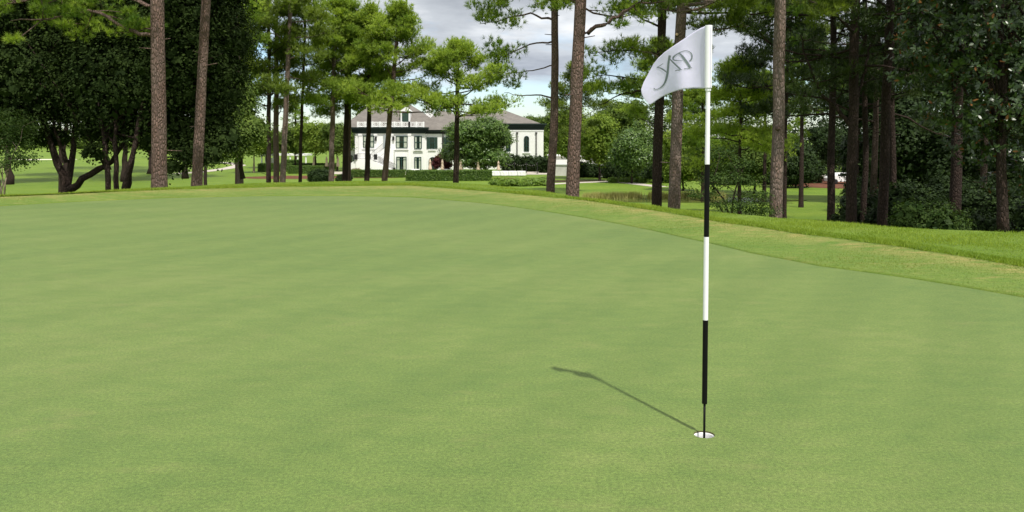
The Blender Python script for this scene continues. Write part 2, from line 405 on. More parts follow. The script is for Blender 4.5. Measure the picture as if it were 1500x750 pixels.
def drape_disc(name, c, rx, ry, mat, lift=.012, rot=0, seed=1, n=48, m=8, kind='structure'):
    r_ = np.random.default_rng(seed); ph = r_.uniform(0, 6, 3)
    th = np.linspace(0, 2*pi, n, endpoint=False)
    rad = 1+.10*np.sin(2*th+ph[0])+.07*np.sin(3*th+ph[1])+.04*np.sin(7*th+ph[2])
    s = np.linspace(.001, 1, m)
    X = rx*rad[:, None]*np.cos(th)[:, None]*s; Y = ry*rad[:, None]*np.sin(th)[:, None]*s
    x = c[0]+X*cos(rot)-Y*sin(rot); y = c[1]+X*sin(rot)+Y*cos(rot)
    G = np.stack([x, y, hgt(x, y)+lift], -1)
    return tag(link(name, grid_mesh(name, G, True), mat), kind=kind)
def drape_strip(name, pts, w, mat, lift=.02):
    pts = np.array([p[:2] for p in pts]); seg = np.linspace(0, len(pts)-1, 60)
    c = np.stack([np.interp(seg, range(len(pts)), pts[:, i]) for i in (0, 1)], -1)
    d = unit(np.gradient(c, axis=0)); nn = np.stack([-d[:, 1], d[:, 0]], -1)
    s = np.linspace(-.5, .5, 6)*w
    xy = c[:, None]+nn[:, None]*s[None, :, None]
    G = np.concatenate([xy, hgt(xy[..., 0], xy[..., 1])[..., None]+lift], -1)
    return tag(link(name, grid_mesh(name, G), mat), kind='structure')

drape_disc('mulch_bed', gnd(440, 259.5, ZB), 8, 5, M['mulch'], .02, seed=3)
drape_disc('mulch_bed', gnd(1235, 266, ZB), 10, 16, M['mulch'], .02, seed=4)
drape_disc('mulch_bed', gnd(1120, 262, ZB), 14, 4, M['mulch'], .022, seed=5)
drape_disc('mulch_bed', gnd(530, 259, ZB), 8, 3.0, M['mulch'], .02, seed=8)
drape_disc('mulch_bed', gnd(840, 266, ZB), 8, 2.2, M['soil'], .016, seed=9)
drape_disc('mulch_bed', gnd(700, 262, ZB), 5, 3, M['mulch'], .02, seed=11)
drape_disc('shaded_soil', (21, 30, 0), 8.5, 9, M['soil'], .03, seed=6)
drape_disc('shaded_soil', (47, 62, 0), 17, 24, M['soil'], .03, seed=7)
drape_strip('cart_path', [gnd(255, 255, ZB), gnd(300, 251, ZB), gnd(335, 246, ZB), gnd(352, 242, ZB), gnd(330, 238, ZB), gnd(250, 236, ZB)], 2.6, M['path'])
drape_strip('footpath', [gnd(735, 270.5, ZB), gnd(800, 270.5, ZB), gnd(850, 268, ZB), gnd(900, 266, ZB), gnd(935, 270, ZB), gnd(970, 274, ZB)], 2.0, M['path'])
drape_disc('patio', (-8, 137, 0), 26, 7, M['path'], .018, seed=12)
drape_disc('parking_area', gnd(1235, 257, ZB), 7, 5, M['path'], .03, seed=13)
drape_disc('bunker', gnd(60, 229.5, H1(-150, 260)), 10, 3, M['sand'], .03, seed=14)
drape_disc('pond_water', (17.5, 78.5, 0), 11, 3.0, M['water'], .03, seed=21)

# ------------------------------------------------------------------ foliage generators
def leaves(P, nrm, size, tint, asp=.55, jit=.5, fold=True):
    """rhombic leaves at P, facing roughly nrm"""
    n = len(P)
    nr = unit(nrm + RNG.normal(0, jit, (n, 3)))
    a = unit(np.cross(nr, RNG.normal(0, 1, (n, 3)))); b = np.cross(nr, a)
    s = (size*RNG.uniform(.65, 1.35, n))[:, None]
    V = np.stack([P-a*s*.5, P+b*s*asp*.5, P+a*s*.5, P-b*s*asp*.5], 1)
    return V, np.clip(tint, 0, 1)
def crown_pts(lobes, n, clump=.5, per=16, shell=.62):
    """leaf positions in clumps spread over the outer shell of several lobes"""
    L = np.array(lobes, float); area = (L[:, 3]*L[:, 4]+L[:, 3]*L[:, 5]+L[:, 4]*L[:, 5])
    nc = max(1, n//per); k = RNG.choice(len(L), nc, p=area/area.sum())
    d = unit(RNG.normal(0, 1, (nc, 3))); rr = RNG.uniform(shell, 1.0, nc)**.8
    rr *= 1+.12*np.sin(d[:, 0]*7+k)*np.cos(d[:, 2]*6+k*2)
    C = L[k, :3]+d*L[k, 3:]*rr[:, None]
    tc = np.clip(RNG.normal(.42, .22, nc), 0, 1)
    off = RNG.normal(0, 1, (nc, per, 3))*clump*np.array([.5, .5, .34])
    P = (C[:, None]+off).reshape(-1, 3)
    nrm = (d[:, None]*.8+unit(off)*.6+np.array([0, 0, .7])).reshape(-1, 3)
    t = (tc[:, None]+RNG.normal(0, .12, (nc, per))).ravel()
    return P, nrm, t, C
def inner_leaves(lobes, n, size, hi=.8):
    L = np.array(lobes, float); vol = (L[:, 3]*L[:, 4]*L[:, 5])**.8
    k = RNG.choice(len(L), n, p=vol/vol.sum()); d = unit(RNG.normal(0, 1, (n, 3))); rr = (RNG.random(n)**.45*hi)[:, None]
    return leaves(L[k, :3]+d*L[k, 3:]*rr, d+np.array([0, -.3, .2]), size, RNG.normal(.3, .15, n), .7, .6)
def foliage_mesh(name, lobes, n, size, clump=.5, per=16, shell=.62, asp=.55, jit=.5, inner=True):
    P, nrm, t, C = crown_pts(lobes, n, clump, per, shell)
    V, t = leaves(P, nrm, size, t, asp, jit)
    if not inner: return np_mesh(name, V, 4, t), C
    V2, t2 = inner_leaves(lobes, n//7, size*3.2)
    return np_mesh(name, np.concatenate([V, V2]), 4, np.concatenate([t, t2])), C

def broad_tree(name, label, loc, lobes, n, size, mat, bark, stems, group=None, clump=.5, per=16, shell=.6, trunk_mat=None, cat='tree', asp=.55, jit=.5, branches=10, br=.05, inner=True):
    r = empty(name, loc, label, cat, group)
    me, C = foliage_mesh('crown', lobes, n, size, clump, per, shell, asp, jit, inner)
    cr = link('crown', me, mat, r)
    if stems:
        mb = MB(); tips = []
        for pts, r0, r1 in stems:
            pts = np.array(pts, float); k = np.linspace(0, len(pts)-1, 9)
            q = np.stack([np.interp(k, range(len(pts)), pts[:, i]) for i in range(3)], -1)
            q[1:-1] += RNG.normal(0, r0*.18, (7, 3))
            rad = np.linspace(r0, r1, 9); rad[0] *= 1.22
            mb.tube(q, rad, 10, jit=.05, rng=RNG); tips.append((q, r1))
        if branches:
            for i in range(branches):
                q, r1 = tips[i % len(tips)]; s = q[RNG.integers(5, 9)]; e = C[RNG.integers(len(C))]
                m_ = (s+e)/2+RNG.normal(0, .15, 3)+np.array([0, 0, .1*np.linalg.norm(e-s)])
                mb.tube([s, (s+m_)/2+RNG.normal(0,.04,3), m_, (m_+e)/2, e], [br, br*.8, br*.6, br*.4, br*.2], 6)
        link('trunk', mb.mesh('trunk'), bark, r, smooth=True)
    return r
def ground_loc(px, Y, dz=0):
    x = (px-750)/F*Y*(1/CP)
    return np.array([x, Y, H1(x, Y)+dz])
def zpx(py, Y, px=750): return at(px, py, Y)[2]

def tufts(C, rc, tn, nb, L, w, tint, flat=.6):
    """pine needle tufts in clumps; C (m,3), rc (m,)"""
    m = len(C)
    off = RNG.normal(0, 1, (m, tn, 3)); off = unit(off)*(RNG.random((m, tn, 1))**.45)
    off[..., 2] = off[..., 2]*flat+.1
    P = C[:, None]+off*rc[:, None, None]
    D = unit(off*np.array([1, 1, .8])+np.array([0, 0, .55])+RNG.normal(0, .25, off.shape))
    P = P.reshape(-1, 3); D = D.reshape(-1, 3)
    tt = (tint[:, None]+RNG.normal(0, .1, (m, tn))).ravel()
    k = len(P)
    bd_ = unit(D[:, None]+RNG.normal(0, .55, (k, nb, 3)))
    s = unit(np.cross(bd_, np.array([.1, -.35, 1.0])+RNG.normal(0, .4, bd_.shape)))*w*.5
    ln = L*RNG.uniform(.7, 1.2, (k, nb, 1))
    B = P[:, None]-D[:, None]*L*.15*RNG.random((k, nb, 1))
    V = np.stack([B-s, B+s, B+bd_*ln], 2).reshape(-1, 3, 3)
    t = (tt[:, None]+RNG.normal(0, .1, (k, nb))).ravel()
    return V, np.clip(t, 0, 1)

def pine(label, px, Y, w_px, px_top, H, cb, R, nl=26, cl=5, tn=14, nb=9, L=.26, w=.03, mat='needle', bark='bark', crc=.55,
         limbs=(), kinks=None, fork=None, taper=.55, flat=.6, name='pine_tree', group='tall pines', prof=1.6, tint0=.5, stubs=3, az_rng=None, seed=None):
    """px at base, px_top at image row 0 (gives the lean); cb: crown base above the ground; R crown radius"""
    loc = ground_loc(px, Y); r = empty(name, loc, label, 'tree', group)
    r0 = w_px/F*Y/2
    ztop0 = zpx(0, Y)-loc[2]
    lean = ((px_top-px)/F*Y)/max(ztop0, 1)
    zs = np.linspace(-.4, H, 17); wv = RNG.normal(0, .05, (17, 2)).cumsum(0)*.45; wv -= wv[1]
    def axis(z):
        return np.array([lean*z+np.interp(z, zs, wv[:, 0])*min(1, max(z, 0)/3), np.interp(z, zs, wv[:, 1])*min(1, max(z, 0)/3), z])
    pts = [axis(z) for z in zs]
    zz = np.concatenate([np.linspace(-.5, 1.2, 6), np.linspace(1.8, H, 36)])
    rad = []
    for z_ in zz:
        t = max(0, z_)/H; q = r0*(1-taper*t) if t < .8 else r0*(1-taper*.8)*(1-t)/.2*.95+.015
        q *= 1+.22*math.exp(-max(z_, 0)/.28)+RNG.normal(0, .012)
        rad.append(max(q, .012))
    mb = MB(); mb.tube([axis(z_) for z_ in zz], rad, 16, jit=.018, rng=RNG)
    # limbs
    C = []; rc = []
    ph = RNG.uniform(0, 6)
    for i in range(nl):
        t = ((i+.5)/nl)**.9; z0 = cb+(H-cb)*t*.98
        if az_rng: th = RNG.uniform(*az_rng)
        else: th = ph+i*2.399+RNG.normal(0, .3)
        Ln = R*(1-t**prof)*RNG.uniform(.6, 1.1)+.35
        el = RNG.uniform(-.12, .25)+.45*t
        d = np.array([cos(th)*cos(el), sin(th)*cos(el), sin(el)])
        p0 = axis(z0); q = [p0]; dd = d.copy()
        for k in range(6):
            dd = unit(dd+RNG.normal(0, .13, 3)+np.array([0, 0, .05*(k-1.5)])); q.append(q[-1]+dd*Ln/6)
        b0 = max(.014, min(r0*.33, .013+.012*Ln))
        mb.tube(q, np.linspace(b0, b0*.3, 7), 6)
        for k in range(cl):
            s = RNG.uniform(.4, 1.0) if k else 1.0
            base_ = np.array([np.interp(s*6, range(7), [a_[j] for a_ in q]) for j in range(3)])
            if k:
                side = unit(np.cross(d, [0, 0, 1]))*RNG.choice([-1, 1]); ee = base_+(side*RNG.uniform(.3, 1)+d*RNG.uniform(.1, .6)+np.array([0, 0, RNG.uniform(-.1, .35)]))*Ln*.28
                mb.tube([base_, (base_+ee)/2+RNG.normal(0, .03, 3), ee], [b0*.45, b0*.35, b0*.2], 5)
            else: ee = base_
            C.append(ee); rc.append(crc*RNG.uniform(.5, 1.35))
    # limbs drawn from the photograph: (height above ground, [(dx,dy,dz) end offsets], radius, clumps on/off)
    for z0, ends, br, foliage in limbs:
        p0 = axis(z0); q = [p0]+[p0+np.array(e, float) for e in ends]
        kk = np.linspace(0, len(q)-1, len(q)*3); qq = np.stack([np.interp(kk, range(len(q)), [a_[j] for a_ in q]) for j in range(3)], -1)
        qq[1:-1] += RNG.normal(0, br*.5, (len(qq)-2, 3))
        mb.tube(qq, np.linspace(br, br*.25, len(qq)), 7)
        Ltot = np.linalg.norm(q[-1]-q[0])
        for k in range(foliage):
            s = RNG.uniform(.45, 1.0); base_ = qq[int(s*(len(qq)-1))]
            ee = base_+RNG.normal(0, 1, 3)*np.array([.13, .16, .10])*Ltot*1.1
            mb.tube([base_, (base_+ee)/2+RNG.normal(0, .04, 3)+[0,0,-.03], ee], [br*.3, br*.22, br*.12], 5)
            C.append(ee); rc.append(crc*RNG.uniform(.6, 1.15))
    for i in range(stubs):
        z0 = RNG.uniform(min(1.5, cb*.3), cb); th = RNG.uniform(0, 2*pi); p0 = axis(z0)
        l_ = RNG.uniform(.12, .5)+r0
        mb.tube([p0, p0+np.array([cos(th), sin(th), RNG.uniform(-.1, .3)])*l_], [.022, .012], 6)
    link('trunk', mb.mesh('trunk'), M[bark], r, smooth=True)
    C = np.array(C); rc = np.array(rc)
    tint = np.clip(tint0-.05+.18*RNG.normal(0, 1, len(C)), 0, 1)
    V, t = tufts(C, rc, tn, nb, L, w, tint, flat)
    link('crown', np_mesh('crown', V, 3, t), M[mat], r)
    return r
# ------------------------------------------------------------------ pines
def Zr(py, Y, px): # height above the ground at (px, Y) of image row py
    return at(px, py, Y)[2]-ground_loc(px, Y)[2]
near = dict(L=.20, w=.016, nb=20, tn=30, crc=.46)
mid = dict(L=.28, w=.040, nb=9, tn=40, crc=.76, flat=.62, cl=6)
farp = dict(L=.34, w=.042, nb=10, tn=20, crc=.62)
def m_(dpx, Y): return dpx/F*Y

pine('thick reddish grey pine trunk with a needle bough reaching left, standing before the dark oaks', 233, 27, 22, 235, 24, 8.3, 4.6, nl=26, mat='needle', bark='bark', stubs=4,
     limbs=[(Zr(54,27,233), [(-.6,0,.12),(-1.3,-.1,.42),(-2.0,-.1,.8),(-2.6,0,.85),(-3.7,.1,.6),(-4.9,.2,.55)], .075, 9),
            (Zr(10,27,233), [(-1,-.3,.3),(-2.2,-.4,.5),(-3.4,-.5,.3),(-4.6,-.6,0)], .07, 14),
            (Zr(-20,27,233), [(-1.2,.3,.2),(-2.8,.6,0),(-4.4,.6,-.3),(-5.6,.6,-.5)], .07, 13),
            (Zr(40,27,233), [(-.4,.1,-.05),(-1.0,.2,-.1),(-1.5,.2,-.15)], .035, 5)], **near)
pine('bare pine trunk leaning right, second tall trunk from the left in front of the oaks', 287, 29.5, 15.5, 305, 23, 8.6, 4.3, nl=24, mat='needle', bark='bark', stubs=5, **near)
pine('short visible grey trunk under olive foliage at the right edge of the dark oaks', 353, 50, 9, 350, 17, 9.5, 2.6, nl=18, bark='bark_grey', **mid)
g2 = 'pines along the lawn before the clubhouse'
pine('darkest left trunk of the close trio of tall pines left of the clubhouse', 393, 58, 7.5, 395, 17.5, 6.6, 2.6, nl=20, mat='needle_blue', bark='bark_dark', group=g2, **mid)
pine('middle straight trunk of the close trio of tall pines left of the clubhouse', 404, 60, 9, 408, 19.5, 6.0, 3.0, nl=24, mat='needle_blue', bark='bark', group=g2, **mid)
pine('greyish right trunk of the close pine trio, leaning right with a forked top', 412, 57, 9, 429, 19.5, 7.4, 3.0, nl=24, mat='needle_blue', bark='bark_grey', group=g2, **mid)
pine('slimmest pine trunk rising alone between the trio and the clubhouse pines', 438, 62, 5.5, 452, 16.5, 7.6, 2.9, nl=22, mat='needle', bark='bark_dark', group=g2, tint0=.65, **mid)
pine('grey pine with yellow-green crown beside the rounded dark shrub left of the clubhouse', 484, 64, 9, 492, 15.6, 7.0, 3.2, nl=24, mat='needle', bark='bark_grey', group=g2, tint0=.6, **mid)
pine('dark pine, left and thicker of the twin trunks at the left end of the clubhouse', 504, 66, 9.5, 511, 15.9, 7.6, 3.1, nl=24, mat='needle', bark='bark_dark', group=g2, tint0=.5, **mid)
pine('thin reddish right-hand trunk of the twin pines at the left end of the clubhouse', 511, 69, 6, 519, 15.2, 7.6, 2.8, nl=20, mat='needle', bark='bark', group=g2, tint0=.55, **mid)
pine('dark slender pine standing in front of the clubhouse outside stair landing', 536, 65, 8.5, 543, 15.2, 7.1, 3.4, nl=29, mat='needle', bark='bark_dark', group=g2, tint0=.62, **mid)
pine('pine with slightly crooked trunk crossing the clubhouse front door', 560, 63, 9.5, 588, 14.9, 6.5, 4.2, nl=38, mat='needle', bark='bark', group=g2, tint0=.7, **mid)
pine('shorter round topped pine standing alone between the clubhouse and its right wing', 667, 62, 9.5, 674, 11.8, 6.3, 4.0, nl=34, mat='needle', bark='bark_dark', group=g2, tint0=.72, prof=2.2, **mid)

g3 = 'large pines on the crest right of the clubhouse'
pine('slim pine with long bare limb pointing left, left of the thickest middle trunk', 806, 33, 13, 811, 20, 8.0, 3.6, nl=20, mat='needle', bark='bark', group=g3, stubs=5,
     limbs=[(Zr(143,33,806), [(-.7,0,.12),(-1.4,0,.08),(-2.0,.1,.2)], .038, 0),
            (Zr(60,33,806), [(-.9,.1,-.1),(-1.7,.1,-.45),(-2.4,.1,-.75)], .04, 7),
            (Zr(95,33,806), [(-.8,.3,-.2),(-1.7,.3,-.3),(-2.6,.4,-.3)], .03, 4),
            (Zr(30,33,806), [(-.9,.2,.3),(-1.9,.3,.1),(-2.9,.3,-.1)], .05, 11),
            (Zr(5,33,806), [(-.9,-.2,.5),(-1.9,-.3,.4),(-2.7,-.3,.2)], .05, 11),
            (Zr(20,33,806), [(.2,-.1,.3),(.5,-.2,.5)], .03, 3)], **dict(near, w=.020, nb=15, tn=34, crc=.5))
pine('thickest straight pine trunk in the middle of the crest, right of the clubhouse wing', 838, 27, 20, 846, 24, 8.4, 4.6, nl=26, mat='needle', bark='bark', group=g3, stubs=3,
     limbs=[(Zr(48,27,838), [(.5,.1,.1),(1.0,.2,.35),(1.5,.3,.75),(2.0,.4,1.0),(3.0,.5,1.1)], .085, 5),
            (Zr(4,27,838), [(-.6,.2,.2),(-1.5,.4,.0)], .04, 4)], **near)
pine('dark pine trunk left of the lighter knotty one, beside the white flag', 962, 31, 15, 966, 22, 7.8, 4.2, nl=26, mat='needle', bark='bark_dark', group=g3, stubs=4,
     limbs=[(Zr(136,31,962), [(-.8,.1,.1),(-1.5,.1,-.1),(-2.3,.1,-.45)], .05, 2),
            (Zr(120,31,962), [(-.8,.4,.1),(-1.7,.5,.3),(-2.6,.5,.2)], .045, 12),
            (Zr(80,31,962), [(-.8,.4,.2),(-1.7,.5,.2),(-2.5,.5,.1)], .045, 12),
            (Zr(40,31,962), [(-.6,.2,.3),(-1.2,.2,.6),(-2.0,.3,.7)], .045, 9),
            (Zr(10,31,962), [(.6,.2,.1),(1.4,.3,.3),(2.0,.3,.3)], .045, 6)], **dict(near, w=.020, nb=15, tn=34, crc=.5))
pine('lighter grey pine trunk with a sawn knot near its top, just behind the flag', 987, 29, 18, 996, 22, 7.4, 4.2, nl=26, mat='needle_blue', bark='bark_grey', group=g3, stubs=5,
     limbs=[(Zr(100,29,987), [(-.8,.3,.5),(-1.6,.5,.8)], .04, 4),
            (Zr(60,29,987), [(.9,.3,.4),(1.8,.5,.5),(2.6,.5,.6)], .05, 9),
            (Zr(15,29,987), [(.7,.3,.1),(1.5,.4,.2),(2.2,.5,.1)], .05, 10)], **dict(near, w=.020, nb=15, tn=34, crc=.5))
p17 = pine('straight light grey pine trunk standing alone right of the flagstick', 1137, 25, 19, 1138, 22, 7.2, 4.2, nl=26, mat='needle_blue', bark='bark_grey', group=g3, stubs=2,
     limbs=[(Zr(-10,25,1137), [(-.7,.3,-.1),(-1.4,.5,-.2)], .045, 9),
            (Zr(-10,25,1137), [(.7,.3,-.1),(1.5,.5,-.3),(2.3,.6,-.5)], .045, 9)], **dict(near, w=.020, nb=15, tn=34, crc=.5))

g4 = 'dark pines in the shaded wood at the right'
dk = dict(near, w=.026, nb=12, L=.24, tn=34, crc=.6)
pine('dark shaded pine trunk at the left edge of the right-hand wood', 1218, 35, 11.5, 1219, 20, 5.2, 3.8, nl=34, mat='needle_shade', bark='bark_dark', group=g4, **dk)
pine('dark shaded pine that forks into wide limbs, behind the small evergreen shrub', 1248, 29, 16, 1250, 21, 6.0, 3.8, nl=30, mat='needle_shade', bark='bark_dark', group=g4, stubs=2,
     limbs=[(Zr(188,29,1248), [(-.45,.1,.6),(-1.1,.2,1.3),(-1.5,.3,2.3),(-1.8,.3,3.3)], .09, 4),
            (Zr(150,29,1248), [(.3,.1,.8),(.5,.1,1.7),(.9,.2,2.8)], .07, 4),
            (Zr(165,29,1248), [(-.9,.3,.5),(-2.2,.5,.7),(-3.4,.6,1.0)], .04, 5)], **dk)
pine('thin dark trunk close behind the forked pine in the right-hand wood', 1266, 35, 9, 1264, 19, 5.5, 3.4, nl=30, mat='needle_shade', bark='bark_dark', group=g4, **dk)
pine('stout dark trunk left of the leafy azalea mound in the right-hand wood', 1293, 30, 15, 1298, 22, 6.2, 4.2, nl=32, mat='needle_shade', bark='bark_dark', group=g4, **dk)
pine('slim dark trunk nearly touching the stout one, left of the azalea mound', 1309, 34, 9.5, 1303, 19, 6.0, 3.2, nl=28, mat='needle_shade', bark='bark_dark', group=g4, **dk)
pine('dark trunk rising behind the azalea mound in the right-hand wood', 1399, 35, 17, 1404, 22, 6.2, 4.2, nl=32, mat='needle_shade', bark='bark_dark', group=g4, **dk)
pine('far slender trunk seen between the lone light grey pine and the dark wood', 1174, 70, 7, 1176, 15, 8.6, 3.6, nl=26, mat='needle', bark='bark_dark', group=g4, tint0=.2, **mid)
def knot(par, z, th, r_, col_, base_r, ax):
    m = MB(); c = np.array([ax[0]+cos(th)*base_r*.8, ax[1]+sin(th)*base_r*.8, z]); d = np.array([cos(th), sin(th), .15])
    m.tube([c-d*.03, c+d*.05, c+d*.09], [r_*1.5, r_*1.25, r_], 14); link('branch_collar', m.mesh('branch_collar'), M['bark'], par, smooth=True)
    MB().tube([c+d*.085, c+d*.098], [r_*.95, r_*.9], 14).build('cut_face', M[col_], par)
M['cutwood'] = simple('pale_cut_wood', (.42,.31,.20), .9, .1, .2, 20)
for o_ in list(col.objects):
    if o_.get('label', '').startswith('lighter grey pine trunk with a sawn'):
        q = at(994, 52, 29)-np.array(o_.location); knot(o_, q[2], -1.9, .055, 'cutwood', .2, (q[0]-.02, 0))
    if o_.get('label', '').startswith('straight light grey pine trunk'):
        q = at(1135, 188, 25)-np.array(o_.location); knot(o_, q[2], -1.3, .05, 'bark', .19, (q[0], 0))
# tall pines mostly above and outside the frame, whose crowns shade the wood
for lab, px, Y, H_, cb_ in (('dark pine at the far right edge behind the magnolia', 1560, 24, 21, 6.5),
                       ('shaded pine trunk between the forked pine and the stout one, further back', 1280, 46, 20, 6),
                       ('distant dark trunk right of the azalea mound behind the magnolia boughs', 1440, 46, 21, 6)):
    pine(lab, px, Y, 10, px+4, H_, cb_, 4.8, nl=34, mat='needle_shade', bark='bark_dark', group=g4, **dict(dk, crc=.6))
# sunny mid distance pines
g5 = 'sunlit pines behind the pond'
for lab, px, Y, top, cbpy, R_, tint, mt in (
    ('sunlit yellow-green pine with layered boughs, directly right of the flagstick', 1084, 60, 90, 228, 3.5, .85, 'needle'),
    ('deeper green pine behind the white part of the flagstick', 1030, 78, 120, 225, 3.4, .45, 'needle'),
    ('sunny pine boughs left of the lone light grey trunk, farther away', 1120, 80, 110, 220, 3.2, .55, 'needle'),
    ('tall shaded pine between the lone grey trunk and the forked pine', 1150, 58, -40, 180, 3.6, .3, 'needle_shade'),
    ('tall pine crown behind the flag cloth', 960, 78, 60, 185, 3.6, .6, 'needle'),
    ('tall pine crown above the garden wall, left of the flag', 845, 88, 95, 200, 3.6, .5, 'needle_blue'),
    ('tall crown with sky gaps to the upper right of the flag', 1133, 55, -60, 45, 3.8, .3, 'needle_blue')):
    gz = ground_loc(px, Y)[2]
    pine(lab, px, Y, 6, px+RNG.uniform(-4, 4), zpx(top, Y)-gz, zpx(cbpy, Y)-gz, R_, nl=30, mat=mt, bark='bark_dark', group=g5, tint0=tint, prof=2.0, stubs=2, **mid)
pine('small far round topped pine seen between trunks left of the clubhouse', 434, 185, 4, 434, 13.5, 7.5, 3.0, nl=24, mat='needle', bark='bark_dark', group=g5, prof=2.4, tint0=.5, **farp)

# ------------------------------------------------------------------ broadleaved trees
def lobes_px(loc, lst):
    out = []
    for px, py, Y, rx, ry, rz in lst:
        p = at(px, py, Y)-loc; out.append((p[0], p[1], p[2], rx, ry, rz))
    return out
def stem_px(loc, lst, r0, r1): return ([at(a, b, Y)-loc for a, b, Y in lst], r0, r1)

loc = ground_loc(98, 33); loc[2] = at(98, 284, 33)[2]-.1
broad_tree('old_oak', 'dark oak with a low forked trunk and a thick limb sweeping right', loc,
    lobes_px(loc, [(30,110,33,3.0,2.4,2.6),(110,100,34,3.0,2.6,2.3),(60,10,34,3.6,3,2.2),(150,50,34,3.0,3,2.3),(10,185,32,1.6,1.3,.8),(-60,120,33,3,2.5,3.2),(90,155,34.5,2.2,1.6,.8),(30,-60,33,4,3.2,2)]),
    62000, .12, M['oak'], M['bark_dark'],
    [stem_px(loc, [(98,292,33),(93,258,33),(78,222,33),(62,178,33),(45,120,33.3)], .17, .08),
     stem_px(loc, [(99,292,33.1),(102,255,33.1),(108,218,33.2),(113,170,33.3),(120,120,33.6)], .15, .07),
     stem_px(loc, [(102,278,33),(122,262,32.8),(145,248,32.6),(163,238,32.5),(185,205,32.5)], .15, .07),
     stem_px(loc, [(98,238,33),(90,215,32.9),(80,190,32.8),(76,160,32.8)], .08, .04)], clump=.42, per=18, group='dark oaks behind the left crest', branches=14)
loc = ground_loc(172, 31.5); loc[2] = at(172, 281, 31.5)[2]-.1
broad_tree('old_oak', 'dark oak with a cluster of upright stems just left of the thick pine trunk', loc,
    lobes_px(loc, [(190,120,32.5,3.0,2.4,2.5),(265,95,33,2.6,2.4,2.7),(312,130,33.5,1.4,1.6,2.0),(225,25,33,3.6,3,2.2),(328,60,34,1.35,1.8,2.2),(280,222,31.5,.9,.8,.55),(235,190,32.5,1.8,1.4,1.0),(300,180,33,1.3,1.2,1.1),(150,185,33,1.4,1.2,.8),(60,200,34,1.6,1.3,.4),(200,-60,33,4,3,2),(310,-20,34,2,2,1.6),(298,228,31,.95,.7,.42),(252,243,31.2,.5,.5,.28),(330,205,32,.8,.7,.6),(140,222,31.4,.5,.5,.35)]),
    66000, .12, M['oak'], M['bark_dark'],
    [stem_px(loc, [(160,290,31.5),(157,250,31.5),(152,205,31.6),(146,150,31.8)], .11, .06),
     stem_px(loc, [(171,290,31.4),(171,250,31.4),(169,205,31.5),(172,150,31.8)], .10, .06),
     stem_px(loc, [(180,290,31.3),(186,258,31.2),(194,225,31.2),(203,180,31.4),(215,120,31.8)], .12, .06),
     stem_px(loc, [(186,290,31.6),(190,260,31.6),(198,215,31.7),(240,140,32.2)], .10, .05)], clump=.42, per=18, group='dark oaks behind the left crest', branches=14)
loc = ground_loc(372, 47)
broad_tree('oak_tree', 'olive green oak boughs hanging between the dark oaks and the pine trio', loc,
    lobes_px(loc, [(335,205,46,1.5,1.3,1.1),(365,190,47,1.2,1.3,.9),(320,180,47,1.6,1.3,1.5),(310,225,45,1.0,1,.6),(345,150,48,1.4,1.4,1.6)]),
    15000, .15, M['mid'], M['bark_dark'], [stem_px(loc, [(356,262,47),(352,225,47),(345,190,47)], .13, .06)], clump=.4, group=None)
loc = ground_loc(8, 28.5)
broad_tree('crepe_myrtle', 'small multi-stemmed tree with sparse leafy sprays at the far left edge', loc,
    lobes_px(loc, [(15,215,28.5,.8,.7,.45),(-10,190,28.6,1.1,.9,.7),(30,232,28.3,.55,.5,.22),(5,235,28.2,.8,.6,.35),(20,180,29,.9,.8,.5)]),
    4600, .085, M['azalea'], M['bark_pale'],
    [stem_px(loc, [(2,292,28.5),(0,265,28.5),(-8,235,28.5)], .035, .015), stem_px(loc, [(5,292,28.4),(9,262,28.4),(16,235,28.4),(24,215,28.4)], .035, .012), stem_px(loc, [(0,292,28.4),(4,270,28.3),(3,240,28.3)], .03, .012)], clump=.22, per=12, inner=False, branches=12, br=.012)

# distant trees, one by one
def dtree(label, px, Y, top, bot, hw, mat, n=9000, size=.32, name='leafy_tree', group=None, bark='bark_dark', tr=True, clump=.7, flat=1.0, per=14):
    loc = ground_loc(px, Y); zt = zpx(top, Y)-loc[2]; zb = max(zpx(bot, Y)-loc[2], .1); R_ = hw/F*Y; c = (zt+zb)/2; hz = (zt-zb)/2
    lb = [(0, 0, c, R_*.8, R_*.75, hz)]
    for i in range(7):
        th = RNG.uniform(0, 2*pi); q = RNG.uniform(.35, .62)
        lb.append((cos(th)*R_*(1-q), sin(th)*R_*.8*(1-q), c+RNG.uniform(-.45, .55)*hz, R_*q, R_*q, hz*q*.85))
    st = [([(0,0,-.2), (0.05,0,zb*.6+.1), (RNG.uniform(-.3,.3),0,c)], max(.10, R_*.06), .05)] if tr else None
    return broad_tree(name, label, loc, lb, n, size, M[mat], M[bark], st, group, clump=clump, per=per, shell=.55, branches=6, br=.06)
dl = 'garden trees left of the clubhouse'
for lab, px, Y, top, bot, hw in (('tall tree behind the forked dark oak, across the left lawn', 88, 62, -120, 165, 62), ('tall tree behind the cluster of upright oak stems', 170, 70, -120, 170, 60), ('tall tree behind the thick reddish pine trunk', 234, 80, -90, 170, 58), ('tall tree behind the bare leaning pine trunk', 300, 66, -90, 165, 50), ('tall tree behind the olive boughs right of the leaning pine', 345, 84, -20, 170, 34),
    ('tall lawn tree farther back behind the forked dark oak', 95, 122, -60, 195, 100), ('tall lawn tree farther back behind the upright oak stems', 183, 110, -60, 195, 100),
    ('tall lawn tree farther back at the far left', 12, 104, -60, 190, 100), ('tall lawn tree farthest back behind the thick reddish pine', 222, 134, -40, 195, 95),
    ('tall lawn tree farthest back behind the leaning pine', 271, 118, -30, 195, 82), ('tall lawn tree farthest back between the oak stems', 156, 150, -20, 198, 100)):
    dtree(lab, px, Y, top, bot, hw, 'oak', n=14000, size=.24, group='tall trees behind the dark oaks', clump=.6)
